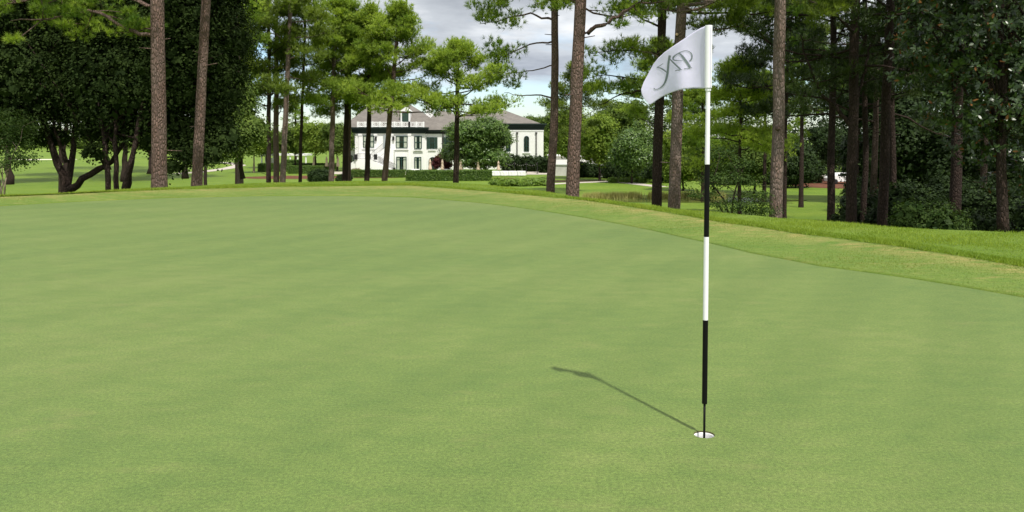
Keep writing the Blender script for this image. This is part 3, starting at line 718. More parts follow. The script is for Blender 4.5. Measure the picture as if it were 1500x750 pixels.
dt = dtree('pale-barked crepe myrtle with a V-shaped trunk left of the pine trio lawn', 428-58+2, 138, 182, 228, 30, 'maple', bark='bark_pale', name='crepe_myrtle', group=dl)
dtree('rounded green garden tree seen right of the pine trio', 432, 150, 183, 226, 26, 'mid', group=dl)
dtree('broad bright garden tree behind the slimmest pine trunk', 462, 146, 176, 228, 32, 'maple', group=dl)
dtree('garden tree with dark underside beside the left end of the clubhouse', 494, 143, 178, 226, 27, 'mid', group=dl)
dtree('low garden tree filling the gap under the olive oak boughs', 390, 160, 188, 230, 30, 'mid', group=dl)
dtree('green tree behind the clubhouse roof at its left end', 545, 185, 150, 200, 34, 'mid', group=dl)
dtree('small round tree at the far side of the left lawn', 320, 185, 205, 236, 34, 'maple', n=7000, group=dl)
dtree('wide tree across the left lawn behind the leaning pine', 255, 230, 190, 229, 46, 'mid', n=8000, size=.45, group=dl)
dtree('large round glossy holly between the clubhouse and its right wing', 697, 134, 170, 256, 58, 'holly', n=32000, size=.30, name='holly_tree', clump=.55, tr=False)
loc = ground_loc(646, 138)
broad_tree('japanese_maple', 'small dark red-leaved tree against the white clubhouse wall', loc,
   [(0,0,2.0,1.5,1.2,1.1),(.6,-.2,1.4,1.1,1,.9),(-.7,0,1.5,.9,.8,.7),(.1,0,2.9,.6,.5,.7),(1.3,0,1.3,.8,.7,.6)], 3600, .24, M['red'], M['bark_dark'], [([(0,0,-.1),(0,0,.8),(.1,0,1.8)], .09, .04)], clump=.3, branches=5, br=.03)
gr = 'leafy trees right of the clubhouse'
dtree('bright leafy tree at the right end of the clubhouse wing', 838, 118, 150, 238, 34, 'maple', n=13000, group=gr)
dtree('bright green tree above the white garden wall', 878, 112, 165, 243, 36, 'maple', n=12000, group=gr)
dtree('deep green glossy tree behind the right end of the garden wall', 925, 106, 180, 258, 36, 'holly', n=13000, size=.26, group=gr)
dtree('green tree beyond the wall between the two thick pine trunks', 905, 125, 140, 225, 48, 'mid', n=12000, group=gr)
dtree('yellowish tree behind the lighter knotty pine trunk', 1000, 92, 185, 272, 36, 'maple', n=12000, size=.24, group=gr)
dtree('dark leafy tree behind the black part of the flagstick', 1045, 84, 200, 275, 40, 'mid', n=12000, size=.24, group=gr)
dtree('leafy tree low behind the lone light grey pine', 1105, 88, 190, 268, 40, 'mid', n=12000, size=.24, group=gr)
dtree('far hazy tree rising over the wing roof', 775, 210, 168, 205, 30, 'mid', n=7000, size=.4, group=gr)
dtree('far tree to the right of the wing roof', 812, 190, 160, 215, 32, 'mid', n=8000, size=.4, group=gr)
gw = 'shaded trees at the back of the right-hand wood'
for lab, px, Y, top, bot, hw in (
    ('shaded round tree behind the far slender trunk', 1165, 98, 205, 278, 40),
    ('dark tree above the red straw bed', 1215, 112, 175, 247, 34),
    ('dark tree behind the close pair of dark trunks', 1262, 80, 190, 290, 34),
    ('dark tree left above the azalea mound', 1330, 62, 120, 300, 60),
    ('dark tree right above the azalea mound', 1415, 58, 130, 300, 58),
    ('dark tree filling the lower right corner of the wood', 1500, 52, 150, 310, 70),
    ('tall dark tree crown above the azalea mound', 1370, 70, -40, 170, 90),
    ('tall dark crown behind the magnolia', 1490, 64, -40, 170, 90),
    ('dark crown behind the forked pine', 1255, 76, 40, 200, 50)):
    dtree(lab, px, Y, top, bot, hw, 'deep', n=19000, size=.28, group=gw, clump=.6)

# magnolia at the right: big glossy leaves in rosettes
def magnolia():
    loc = ground_loc(1470, 24); r = empty('magnolia_tree', loc, 'large dark magnolia with big glossy leaves hanging at the right edge', 'tree')
    lb = lobes_px(loc, [(1400,60,24.5,1.5,1.4,1.5),(1470,20,24,2.2,1.8,1.9),(1370,20,25,1.5,1.4,1.3),(1480,130,23.8,1.7,1.5,1.4),(1420,160,24.2,1.4,1.2,.9),(1520,210,24,1.4,1.2,1.0),(1440,215,24.6,1.2,1.0,.7),(1560,60,24,2,2,3),(1420,-60,24,2.6,2.2,1.5),(1350,95,25,1.0,1.0,.9),(1500,262,25,1.3,1.0,.7)])
    L = np.array(lb); nc = 2300; a_ = L[:, 3]*L[:, 5]; k = RNG.choice(len(L), nc, p=a_/a_.sum())
    d = unit(RNG.normal(0, 1, (nc, 3))); C = L[k, :3]+d*L[k, 3:]*(RNG.uniform(.45, 1.0, nc)**.7)[:, None]
    ax = unit(d+np.array([0, -.2, .6])+RNG.normal(0, .35, (nc, 3)))
    per = 11; th = RNG.uniform(0, 2*pi, (nc, per)); a = unit(np.cross(ax, RNG.normal(0, 1, (nc, 3)))); b = np.cross(ax, a)
    dirs = unit(a[:, None]*np.cos(th)[..., None]+b[:, None]*np.sin(th)[..., None]+ax[:, None]*RNG.uniform(-.1, .9, (nc, per, 1)))
    nn = unit(np.cross(dirs, np.cross(ax[:, None].repeat(per, 1), dirs))+RNG.normal(0, .15, dirs.shape)); sd = np.cross(dirs, nn)
    ln = RNG.uniform(.11, .19, (nc, per, 1)); B = C[:, None]+dirs*.02+ax[:, None]*RNG.normal(0, .03, (nc, per, 1))
    wv = ln*.21
    V = np.stack([B, B+dirs*ln*.35+sd*wv, B+dirs*ln*.7+sd*wv*.8-nn*ln*.04, B+dirs*ln-nn*ln*.10, B+dirs*ln*.7-sd*wv*.8-nn*ln*.04, B+dirs*ln*.35-sd*wv], 3-1).reshape(-1, 6, 3)
    t = np.clip(RNG.normal(.45, .25, len(V)), 0, 1); rust = RNG.random(len(V)) < .035
    link('crown', np_mesh('crown', V[~rust], 6, t[~rust]), M['magnolia'], r)
    link('rusty_leaves', np_mesh('rusty_leaves', V[rust], 6, t[rust]), M['rust'], r)
    mb = MB(); st = [at(1470,345,24)-loc, at(1468,290,24)-loc, at(1466,230,24)-loc, at(1470,150,24)-loc, at(1465,60,24)-loc, at(1470,-80,24)-loc]
    k = np.linspace(0, 5, 14); q = np.stack([np.interp(k, range(6), [s[j] for s in st]) for j in range(3)], -1)
    mb.tube(q, np.linspace(.17, .06, 14), 12, jit=.03, rng=RNG); link('trunk', mb.mesh('trunk'), M['bark_dark'], r, smooth=True)
    mb = MB()
    for i in range(26):
        s = q[RNG.integers(5, 13)]; e = C[RNG.integers(nc)]; mm = (s+e)/2+np.array([0, 0, .12]); mb.tube([s, mm, e], [.045, .03, .012], 6)
    link('branches', mb.mesh('branches'), M['bark_dark'], r, smooth=True)
magnolia()

# ------------------------------------------------------------------ shrubs
def bush(label, px, Y, lobes, n, size, mat, name='shrub', cat='shrub', group=None, clump=.25, per=12, shell=.7, dz=0, core=True):
    loc = ground_loc(px, Y, dz)
    P, nrm, t, C = crown_pts(lobes, n, clump, per, shell)
    V, t = leaves(P, nrm, size, t)
    V2, t2 = inner_leaves(lobes, n//5, size*3.0, .85); V = np.concatenate([V, V2]); t = np.concatenate([t, t2])
    o = link(name, np_mesh(name, V, 4, t), M[mat], None, loc)
    return tag(o, label, cat, group)
def mound(rx, ry, h, k=6, seed=0):
    r_ = np.random.default_rng(seed); lb = [(0, 0, h*.35, rx*.85, ry*.85, h*.6)]
    for i in range(k):
        th = r_.uniform(0, 2*pi); lb.append((cos(th)*rx*.55, sin(th)*ry*.55, h*r_.uniform(.3, .55), rx*.45, ry*.45, h*.42))
    return lb
bush('rounded leafy azalea mound under the dark trees at the right', 1368, 24.5, mound(1.3, 1.0, 1.75, 8, 1), 10500, .075, 'azalea', clump=.16, name='azalea_shrub')
bush('small leafy shrub at the foot of the far right magnolia', 1492, 22, mound(.45, .5, .75, 5, 2), 2600, .07, 'azalea', clump=.14)
bush('small evergreen shrub at the foot of the forked dark pine', 1236, 31, mound(.5, .5, 1.5, 6, 3), 3800, .09, 'deep', clump=.16)
bush('dark understorey shrub right of the azalea mound', 1435, 27, mound(1.0, .8, 1.6, 6, 4), 5500, .09, 'deep', clump=.2)
bush('dark understorey shrub between the stout dark trunks', 1300, 34, mound(1.1, .8, 2.2, 6, 5), 5500, .10, 'deep', clump=.2)
for lab, px, Y, rx, h_ in (
    ('dark shrub between the forked pine and the stout dark trunk, low down', 1272, 36, 1.3, 2.6),
    ('tall dark evergreen shrub behind the left side of the azalea mound', 1335, 33, 1.5, 3.0),
    ('tall dark evergreen shrub behind the right side of the azalea mound', 1405, 38, 1.7, 3.4),
    ('dark shrub filling the gap left of the magnolia trunk', 1450, 36, 1.6, 3.2),
    ('dark shrub filling the gap right of the magnolia trunk', 1495, 33, 1.5, 3.0),
    ('dark shrub at the lower right edge beyond the magnolia', 1535, 30, 1.6, 2.8),
    ('deeply shaded shrub further back behind the stout dark trunks', 1320, 48, 2.0, 3.4),
    ('deeply shaded shrub further back behind the azalea mound', 1385, 52, 2.4, 4.0),
    ('deeply shaded shrub further back left of the magnolia', 1460, 50, 2.4, 4.2),
    ('deeply shaded shrub further back at the right edge', 1520, 46, 2.2, 3.6),
    ('deeply shaded shrub beside the forked pine, further back', 1262, 54, 1.5, 3.6)):
    bush(lab, px, Y, mound(rx, 1.0, h_, 7, px), 5200, .13, 'deep', clump=.25, group='dark undergrowth in the right-hand wood')
loc = ground_loc(1072, 24.5)
broad_tree('spreading_shrub', 'low wide spreading shrub with layered dark leaves right behind the flagstick', loc,
    lobes_px(loc, [(1060,262,24.5,.8,.6,.22),(1110,285,24,.5,.5,.12),(1030,285,24.3,.55,.5,.12),(1075,240,25,.7,.6,.22),(1085,300,24,.9,.5,.18),(1050,225,25.4,.55,.5,.2),(1095,262,24.6,.6,.5,.16),(1120,308,24,.55,.4,.12)]),
    6400, .065, M['azalea'], M['bark_dark'],
    [stem_px(loc, [(1070,325,24.5),(1062,295,24.5),(1045,272,24.5),(1030,262,24.5)], .035, .012), stem_px(loc, [(1072,325,24.5),(1074,290,24.5),(1082,262,24.6),(1090,245,24.7)], .03, .012),
     stem_px(loc, [(1074,325,24.4),(1090,300,24.3),(1110,286,24.2)], .025, .01), stem_px(loc, [(1068,325,24.5),(1052,300,24.5),(1030,288,24.4)], .025, .01)], cat='shrub', clump=.16, per=12, inner=False, branches=12, br=.012)
bush('rounded dark shrub on the mulch bed left of the clubhouse', 467, 108, mound(1.5, 1.3, 2.1, 6, 6), 4200, .2, 'deep', clump=.3)
bush('dark low shrub at the foot of the twin pine trunks', 503, 106, mound(1.1, 1.0, 1.4, 5, 7), 2600, .18, 'deep', clump=.3)
bush('flat dark ground shrub at the foot of the front door pine', 563, 100, mound(1.3, 1.0, .35, 5, 8), 1800, .12, 'deep', clump=.2)
bush('low spreading juniper bed at the bend of the footpath', 762, 101, [(x, RNG.uniform(-.8,.8), .35, 1.0, 1.3, .55+.25*RNG.random()) for x in np.linspace(-2.9, 3.2, 9)], 9000, .16, 'juniper', clump=.22, name='juniper_bed')
bush('pink-tinged flowering shrub below the outside stair', 522, 133, mound(1.0, .8, 1.0, 5, 9), 1400, .18, 'flower', clump=.2)
bush('second flowering shrub further right below the outside stair', 541, 133, mound(.9, .8, .8, 5, 10), 1100, .18, 'flower', clump=.2)
for lab, px, Y, rx, h_, mt in (
    ('dark shrub below the arched wing window, left one', 750, 143, 2.2, 3.4, 'deep'),
    ('dark shrub below the right downspout of the wing', 781, 143, 2.4, 3.2, 'deep'),
    ('dark evergreen shrub against the wing corner behind the slim pine', 800, 138, 1.8, 3.0, 'deep'),
    ('dark camellia against the garden wall, right of the thickest trunk', 852, 122, 1.5, 2.6, 'deep'),
    ('smaller dark camellia against the garden wall', 868, 121, 1.1, 2.3, 'deep'),
    ('tall dark camellia at the middle of the garden wall', 893, 119, 1.5, 2.7, 'deep'),
    ('dark bushy camellia hiding the end of the garden wall', 914, 116, 2.0, 3.5, 'deep'),
    ('dark shrub left of the dark trunk beside the flag', 940, 114, 1.8, 2.6, 'deep'),
    ('broad dark shrub behind the two trunks beside the flag', 975, 108, 2.6, 3.0, 'deep'),
    ('dark shrub under the trees right of the flagstick', 1075, 104, 3.0, 2.6, 'deep'),
    ('broad dark shrub behind the lone light grey trunk', 1140, 104, 3.4, 3.2, 'deep'),
    ('dark shrub mass left of the red straw bed', 1190, 108, 2.6, 3.6, 'deep')):
    bush(lab, px, Y, mound(rx, 1.3, h_, 7, px), 3600, .22, mt, clump=.35, group='dark evergreen shrubs near the clubhouse')
for i, (px, h_) in enumerate(((897, .8), (915, .7), (924, .7), (938, .9), (951, .6))):
    bush(('low yellow-green shrub, leftmost along the footpath end', 'low yellow-green shrub, second along the footpath end', 'low yellow-green shrub, middle one along the footpath end',
          'taller yellow-green shrub beside the dark trunk left of the flag', 'low yellow-green shrub right beside the dark trunk')[i], px, 108, mound(.85, .7, h_, 4, i), 700, .16, 'juniper', clump=.18, group='low yellow-green shrubs by the footpath')

def hedge(label, px0, px1, pyt, Y, depth, mat='hedge', h_=None, size=.19, dens=150):
    a = ground_loc(px0, Y); b = ground_loc(px1, Y); zt = (h_ if h_ else zpx(pyt, Y)-a[2]); w = b[0]-a[0]
    faces = [((0,0,0),(w,0,0),(0,0,zt),(0,-1,0)), ((0,0,zt),(w,0,0),(0,depth,0),(0,0,1)), ((0,0,0),(0,depth,0),(0,0,zt),(-1,0,0)), ((w,0,0),(0,depth,0),(0,0,zt),(1,0,0)), ((0,depth,0),(w,0,0),(0,0,zt),(0,1,0))]
    Vs = []; ts = []
    for o, e1, e2, nn in faces:
        o, e1, e2, nn = map(lambda q: np.array(q, float), (o, e1, e2, nn))
        A = np.linalg.norm(e1)*np.linalg.norm(e2); k = int(A*dens)
        s = RNG.random((k, 1)); t_ = RNG.random((k, 1)); P = o+e1*s+e2*t_
        lump = np.sin(P[:, :1]*2.1+P[:, 1:2])*.5+np.sin(P[:, :1]*5.3+P[:, 2:]*4)*.3
        P = P-nn*RNG.random((k, 1))*.16+nn*lump*.05
        V, t = leaves(P, np.tile(nn+np.array([0, 0, .3]), (k, 1)), size, RNG.normal(.5, .2, k), jit=.6); Vs.append(V); ts.append(t)
    e_ = .14; bx = np.array([[(e_,e_,0),(w-e_,e_,0),(w-e_,e_,zt-e_),(e_,e_,zt-e_)],[(e_,e_,zt-e_),(w-e_,e_,zt-e_),(w-e_,depth-e_,zt-e_),(e_,depth-e_,zt-e_)],[(e_,e_,0),(e_,depth-e_,0),(e_,depth-e_,zt-e_),(e_,e_,zt-e_)],[(w-e_,e_,0),(w-e_,depth-e_,0),(w-e_,depth-e_,zt-e_),(w-e_,e_,zt-e_)]]); Vs.append(bx); ts.append(np.full(4, .1))
    o = link('clipped_hedge', np_mesh('clipped_hedge', np.concatenate(Vs), 4, np.concatenate(ts)), M[mat], None, a)
    tag(o, label, 'hedge', 'clipped box hedges before the clubhouse'); return o
hedge('longest clipped box hedge, in front of the beige umbrellas', 594, 720, 250, 112, 2.6)
hedge('clipped hedge below the outside stair, between two pines', 513, 592, 249, 122, 1.6)
hedge('clipped hedge in the left garden behind the pine trio', 377, 424, 240, 142, 2.0)
hedge('clipped hedge in the left garden right of the pine trio', 421, 470, 243, 134, 2.4)
hedge('small far clipped hedge behind the slimmest pine trunk', 414, 438, 234, 158, 1.6)
hedge('long low hedge along the far left garden terrace', 380, 492, 239, 150, 1.0)

# reeds at the pond
n = 5200; cl_ = RNG.uniform(-10.5, 3.5, 90); k = RNG.integers(0, 90, n)
x = 17.5+cl_[k]+RNG.normal(0, .18, n); y = 78.5+2.9*np.sqrt(np.clip(1-((x-17.5)/12.3)**2, 0, 1))+RNG.normal(0, .35, n); z = hgt(x, y)
h_ = RNG.uniform(.3, .8, n); d = RNG.normal(0, 1, (n, 3)); d[:, 2] = 0; d = unit(d)*.03
b = np.stack([x, y, z], -1); tip = b+np.stack([RNG.normal(0, .1, n), RNG.normal(0, .1, n), h_], -1)
tag(link('pond_reeds', np_mesh('pond_reeds', np.stack([b-d, b+d, tip], 1), 3, np.clip(RNG.normal(.5, .25, n), 0, 1)), M['reed']), 'dry yellow reeds along the far bank of the small pond', 'reeds', kind='stuff')

# far woods closing the horizon
def wood(name, label, pts, n, size, mat, seed=0):
    Vs = []; ts = []; lb = []
    for px, Y, top, hw in pts:
        g = ground_loc(px, Y); h_ = zpx(top, Y)-g[2]; R_ = hw/F*Y
        for i in range(3): lb.append((g[0]+RNG.normal(0, R_*.4), Y+RNG.normal(0, 4), g[2]+h_*(.5 if i else .42)*RNG.uniform(.8, 1.05), R_*RNG.uniform(.6, 1), R_*.7, h_*.5))
    P, nrm, t, C = crown_pts(lb, n, 1.1, 14, .75)
    V, t = leaves(P, nrm, size, t)
    tag(link(name, np_mesh(name, V, 4, t), M[mat]), label, 'wood', kind='stuff')
wood('far_wood', 'far line of mixed green trees beyond the left fairway', [(px, 300+RNG.uniform(-15, 25), 186+RNG.uniform(-10, 8), 26) for px in range(-260, 560, 22)], 52000, .75, 'mid')
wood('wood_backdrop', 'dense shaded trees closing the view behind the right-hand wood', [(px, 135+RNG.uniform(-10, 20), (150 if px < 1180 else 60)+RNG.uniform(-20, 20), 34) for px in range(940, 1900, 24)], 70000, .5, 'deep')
wood('wood_behind_clubhouse', 'line of green trees rising behind the clubhouse and garden wall', [(px, 205+RNG.uniform(-10, 20), 176+RNG.uniform(-7, 6), 24) for px in range(560, 1000, 22)], 30000, .55, 'mid')
# ------------------------------------------------------------------ clubhouse
YH = 150.0
def hx(px, Y=YH): return at(px, 220, Y)[0]
def hz(py, Y=YH): return at(575, py, Y)[2]
club = empty('clubhouse', (hx(575), YH, ZB), 'two-storey white clubhouse with dark green cornice, curved bay and brown hipped roof', 'building')
CO = np.array([hx(575), YH, ZB])
class HB(MB):     # world coordinates in, local to the clubhouse out
    def out(s, name, mat, parent=club, smooth=False):
        s.v = [tuple(np.array(p)-CO) for p in s.v]
        me = s.mesh(name); o = link(name, me, mat, parent, smooth=smooth); return o
GZ = ZB-.2
# walls
b = HB().box(hx(503), hx(668), YH, YH+14, GZ, hz(192)); b.out('main_wall', M['stucco'])
bayp = [(hx(524), YH+.1), (hx(524), YH-2.6), (hx(602), YH-2.6), (hx(623), YH-.5), (hx(623), YH+.1)]
HB().prism(bayp, GZ, hz(195)).out('bay_wall', M['stucco'])
HB().box(hx(668)+.003, hx(797), YH+3, YH+15, GZ, hz(188)).out('wing_wall', M['stucco'])
def off(poly, d):
    c = np.mean(poly, 0); return [tuple(np.array(p)+np.sign(np.array(p)-c)*np.array([d, d])) for p in poly]
def bayoff(d): return [(hx(524)-d, YH+.3), (hx(524)-d, YH-2.6-d), (hx(602)+d*.4, YH-2.6-d), (hx(623)+d, YH-.5-d), (hx(623)+d, YH+.3)]
z0, z1 = hz(195.5), hz(186.5)
c = HB(); H_ = z1-z0
for a0, a1, d in ((0, .35, .12), (.35, .55, .28), (.55, .8, .55), (.8, 1.0, .72)): c.prism(bayoff(d), z0+H_*a0, z0+H_*a1-.003)
c.out('bay_cornice', M['cornice'])
c = HB()
for a0, a1, d in ((0, .5, .1), (.5, 1, .5)): c.box(hx(503)-d, hx(668)+.2, YH-d, YH+14+d, hz(196)+a0*.7, hz(196)+a1*.7-.003)
c.out('eave_cornice', M['cornice'])
c = HB(); wz0, wz1 = hz(190), hz(180.5); H_ = wz1-wz0
for a0, a1, d in ((0, .45, .1), (.45, .8, .35), (.8, 1, .6)): c.box(hx(668)+.01-d*0, hx(797)+d, YH+3-d, YH+15+d, wz0+H_*a0, wz0+H_*a1-.003)
c.out('wing_cornice', M['cornice'])
c = HB().box(hx(668)+.02, hx(797)+.06, YH+2.93, YH+3, hz(192.2), hz(190.3)); c.out('frieze_band', M['trimw'])
# roofs
def hip(x0, x1, y0, y1, z0, z1, rx0, rx1, ry=None, gable=False):
    ry = ry if ry is not None else (y0+y1)/2
    return HB().add([(x0,y0,z0),(x1,y0,z0),(x1,y1,z0),(x0,y1,z0),(rx0,ry,z1),(rx1,ry,z1)], [(0,1,5,4),(1,2,5),(2,3,4,5),(3,0,4),(0,3,2,1)])
ez = hz(190.3)
def Zat(py, Y): return at(575, py, Y)[2]
rf = hip(hx(497), hx(655), YH-.7, YH+15, ez, Zat(151, YH+8), hx(547, YH+8), hx(598, YH+8)).out('main_roof', M['roof'])
hip(hx(615), hx(690), YH-.72, YH+13, ez+.004, Zat(163, YH+6), hx(640, YH+6), hx(660, YH+6)).out('cross_roof', M['roof'])
hip(hx(655), hx(792, YH+4), YH+3.6, YH+15.4, wz1+.01, Zat(161, YH+9.5), hx(690, YH+9.5), hx(738, YH+9.5)).out('wing_roof', M['roof'])
ch = HB().box(hx(569.5, YH+4), hx(575.5, YH+4), YH+4, YH+5.2, ez, Zat(153, YH+4)).box(hx(568.8, YH+4), hx(576.2, YH+4), YH+3.9, YH+5.3, Zat(153, YH+4)+.003, Zat(151.5, YH+4)); ch.out('chimney', M['linen'], rf)
ch = HB().box(hx(624, YH+7), hx(634, YH+7), YH+7, YH+8.4, ez+1, Zat(150, YH+7)).box(hx(623, YH+7), hx(635, YH+7), YH+6.9, YH+8.5, Zat(150, YH+7)+.003, Zat(148, YH+7)); ch.out('chimney', M['linen'], rf)
dm = HB().box(hx(587, YH+1.5), hx(601, YH+1.5), YH+1.5, YH+6, ez, Zat(163, YH+1.5)).prism_y([(hx(586, YH+1.5), Zat(163, YH+1.5)+.003), (hx(602, YH+1.5), Zat(163, YH+1.5)+.003), (hx(594, YH+1.5), Zat(157, YH+1.5))], YH+1.3, YH+6)
dmo = dm.out('dormer', M['trimw'], rf)
HB().box(hx(589.3, YH+1.5), hx(598.7, YH+1.5), YH+1.42, YH+1.5, Zat(181, YH+1.5), Zat(165, YH+1.5)).out('dormer_shutter', M['shutter'], rf)
for a, b_ in ((750.5, 754), (757, 759.5), (763, 770)):
    HB().box(hx(a, YH+6), hx(b_, YH+6), YH+5.6, YH+6.8, wz1, Zat(175 if a < 760 else 178, YH+6)).out('rooftop_unit', M['wallgrey'])
# balustrade: posts, rails, X-and-ring fretwork
bl = HB(); zb0, zb1 = z1+.004, z1+.86
line = [(hx(528), YH-2.35), (hx(602), YH-2.35), (hx(621), YH-.35)]
def along(p, q, n): return [(p[0]+(q[0]-p[0])*t, p[1]+(q[1]-p[1])*t) for t in np.linspace(0, 1, n)]
for seg in ((line[0], line[1], 8), (line[1], line[2], 3)):
    P = along(*seg)
    for k, p in enumerate(P):
        bl.box(p[0]-.14, p[0]+.14, p[1]-.14, p[1]+.14, zb0, zb1+.14)
        if k < len(P)-1:
            q = P[k+1]
            for zz in (zb0+.08, zb1): bl.tube([(p[0], p[1], zz), (q[0], q[1], zz)], .06, 4)
            for s in range(2):
                a = np.array(p)+(np.array(q)-np.array(p))*(s*.5); e = np.array(p)+(np.array(q)-np.array(p))*(s*.5+.5); mm = (a+e)/2
                bl.tube([(*a, zb0+.1), (*e, zb1)], .035, 4); bl.tube([(*a, zb1), (*e, zb0+.1)], .035, 4)
                u = (e-a)/np.linalg.norm(e-a); zc = (zb0+zb1)/2+.04
                bl.tube([(mm[0]+u[0]*.24*cos(t), mm[1]+u[1]*.24*cos(t), zc+.24*sin(t)) for t in np.linspace(0, 2*pi, 11)], .035, 4)
                bl.tube([(*mm, zb0), (*mm, zb1)], .03, 4)
bl.out('balustrade', M['trimw'])
# pilasters and ledges
def pil(px0, px1, Y, zt, zb_=GZ, d=.14):
    HB().box(hx(px0, Y), hx(px1, Y), Y-d, Y, zb_, zt-.35).box(hx(px0, Y)-.08, hx(px1, Y)+.08, Y-d-.08, Y, zt-.347, zt).out('pilaster', M['trimw'])
YB = YH-2.6
pil(525.5, 530, YB, hz(196)); pil(548.5, 552.5, YB, hz(196)); pil(572.5, 576.5, YB, hz(196)); pil(598, 602, YB, hz(196))
pil(622.8, 624.5, YH-.1, hz(196)); 
# windows
def window(px0, px1, py0, py1, Y, cols=2, rows=2, shut=False, arch=False, ang=0, curtains=True, door=False, ledge=True, shutonly=False):
    x0, x1 = hx(px0, Y), hx(px1, Y); zt, zb_ = at(575, py0, Y)[2], at(575, py1, Y)[2]
    cx, w = (x0+x1)/2, (x1-x0)
    def TR(mb):
        ca, sa = cos(ang), sin(ang)
        mb.v = [((p[0]*ca-p[1]*sa)+cx-CO[0], (p[0]*sa+p[1]*ca)+Y-CO[1], p[2]-CO[2]) for p in mb.v]; return mb
    h2 = w/2; ft = .10
    def shape(e):   # outline, x from centre
        if not arch: return [(-h2+e, zb_+e), (h2-e, zb_+e), (h2-e, zt-e), (-h2+e, zt-e)]
        return [(-h2+e, zb_+e), (h2-e, zb_+e)]+[((h2-e)*cos(t), zt-h2+(h2-e)*sin(t)) for t in np.linspace(0, pi, 13)]
    f = MB(); o, i = shape(0), shape(ft); n = len(o)
    vs = [(p[0], -.12, p[1]) for p in o]+[(p[0], -.12, p[1]) for p in i]+[(p[0], 0, p[1]) for p in o]+[(p[0], 0, p[1]) for p in i]
    fs = []
    for k in range(n):
        j = (k+1) % n; fs += [(k, j, n+j, n+k), (k, 2*n+k, 2*n+j, j), (n+k, n+j, 3*n+j, 3*n+k)]
    f.add(vs, fs)
    for k in range(1, cols): xx = -h2+w*k/cols; f.box(xx-.05, xx+.05, -.10, -.02, zb_+ft, zt-ft)
    for k in range(1, rows): zz = zb_+(zt-zb_)*(k/rows if not door else .78); f.box(-h2+ft, h2-ft, -.098, -.022, zz-.04, zz+.04)
    fo = link('door' if door else 'window', TR(f).mesh('window'), M['frame'], club)
    g = MB(); gs = shape(.02); g.add([(p[0], -.012, p[1]) for p in gs], [tuple(range(len(gs)))]); link('pane', TR(g).mesh('pane'), M['glass'], fo)
    if curtains:
        cc = MB()
        for sx in (-1, 1):
            xs = np.linspace(h2*.38, h2-.12, 7)*sx
            for a, b_, k in zip(xs[:-1], xs[1:], range(6)): cc.add([(a, -.02-.012*(k % 2), zb_+.1), (b_, -.02-.012*((k+1) % 2), zb_+.1), (b_, -.02-.012*((k+1) % 2), zt-.12), (a, -.02-.012*(k % 2), zt-.12)], [(0,1,2,3)])
        link('curtain', TR(cc).mesh('curtain'), M['curtain'], fo)
    if shut:
        for sx in (-1, 1):
            s = MB(); xa = sx*(h2+.03); xb = sx*(h2+.55); s.box(min(xa, xb), max(xa, xb), -.09, 0, zb_, zt)
            for zz in np.arange(zb_+.12, zt-.1, .12): s.box(min(xa, xb)+.06, max(xa, xb)-.06, -.105, -.092, zz, zz+.05)
            link('shutter', TR(s).mesh('shutter'), M['shutter'], fo)
    if ledge:
        s = MB().box(-h2-.25, h2+.25, -.2, 0, zb_-.32, zb_-.18); link('sill', TR(s).mesh('sill'), M['trimw'], fo)
    return fo
window(532, 548, 198.5, 216, YB, 3, 2)
window(580, 597, 199, 217, YB, 3, 2)
window(580.5, 595.5, 229.5, 249, YB, 2, 2, door=True, ledge=False)
fy = YH-1.62; fa = atan2(2.1, hx(623)-hx(602))
window(606, 618.5, 199, 218, fy, 3, 2, ang=fa)
window(606, 617.5, 230, 249, fy, 2, 2, ang=fa, door=True, ledge=False)
window(629.5, 636.5, 201, 218, YH, 2, 2, shut=True, curtains=False)
window(508.5, 515, 200, 216.5, YH, 2, 2, shut=True, curtains=False)
window(509, 518, 227, 249, YH, 2, 2, arch=True, curtains=True, ledge=False)
window(628, 640, 230, 250, YH, 2, 2, arch=True, curtains=False, ledge=False)
window(767.5, 775, 199, 222, YH+3, 2, 3, arch=True, curtains=False)
window(741, 748, 199, 222, YH+3, 2, 3, arch=True, curtains=False)
window(652, 658, 201, 218, YH, 2, 2, shut=True, curtains=False)
# front door, panelled and pale
d = HB().box(hx(561.5, YB), hx(568, YB), YB-.1, YB, hz(219), hz(198)); d.out('front_door', M['doorwood'])
d = HB().box(hx(568.2, YB), hx(571.5, YB), YB-.12, YB, hz(219), hz(199)); d.out('door_shutter', M['shutter'])
for px in (551, 575):
    l = HB(); x = hx(px, YB)+(.2 if px > 560 else 0); z = hz(203); l.box(x-.16, x+.16, YB-.45, YB-.15, z-.35, z+.25).box(x-.2, x+.2, YB-.5, YB-.1, z+.253, z+.32).box(x-.04, x+.04, YB-.3, YB, z+.33, z+.40); l.out('wall_lantern', M['iron'])
for px, Y in ((757.5, YH+3), (785.5, YH+3), (649, YH)):
    HB().box(hx(px, Y)-.09, hx(px, Y)+.09, Y-.2, Y-.02, GZ, hz(195)).box(hx(px, Y)-.2, hx(px, Y)+.2, Y-.25, Y-.02, hz(195)+.003, hz(193.6)).out('downspout', M['bronze'])
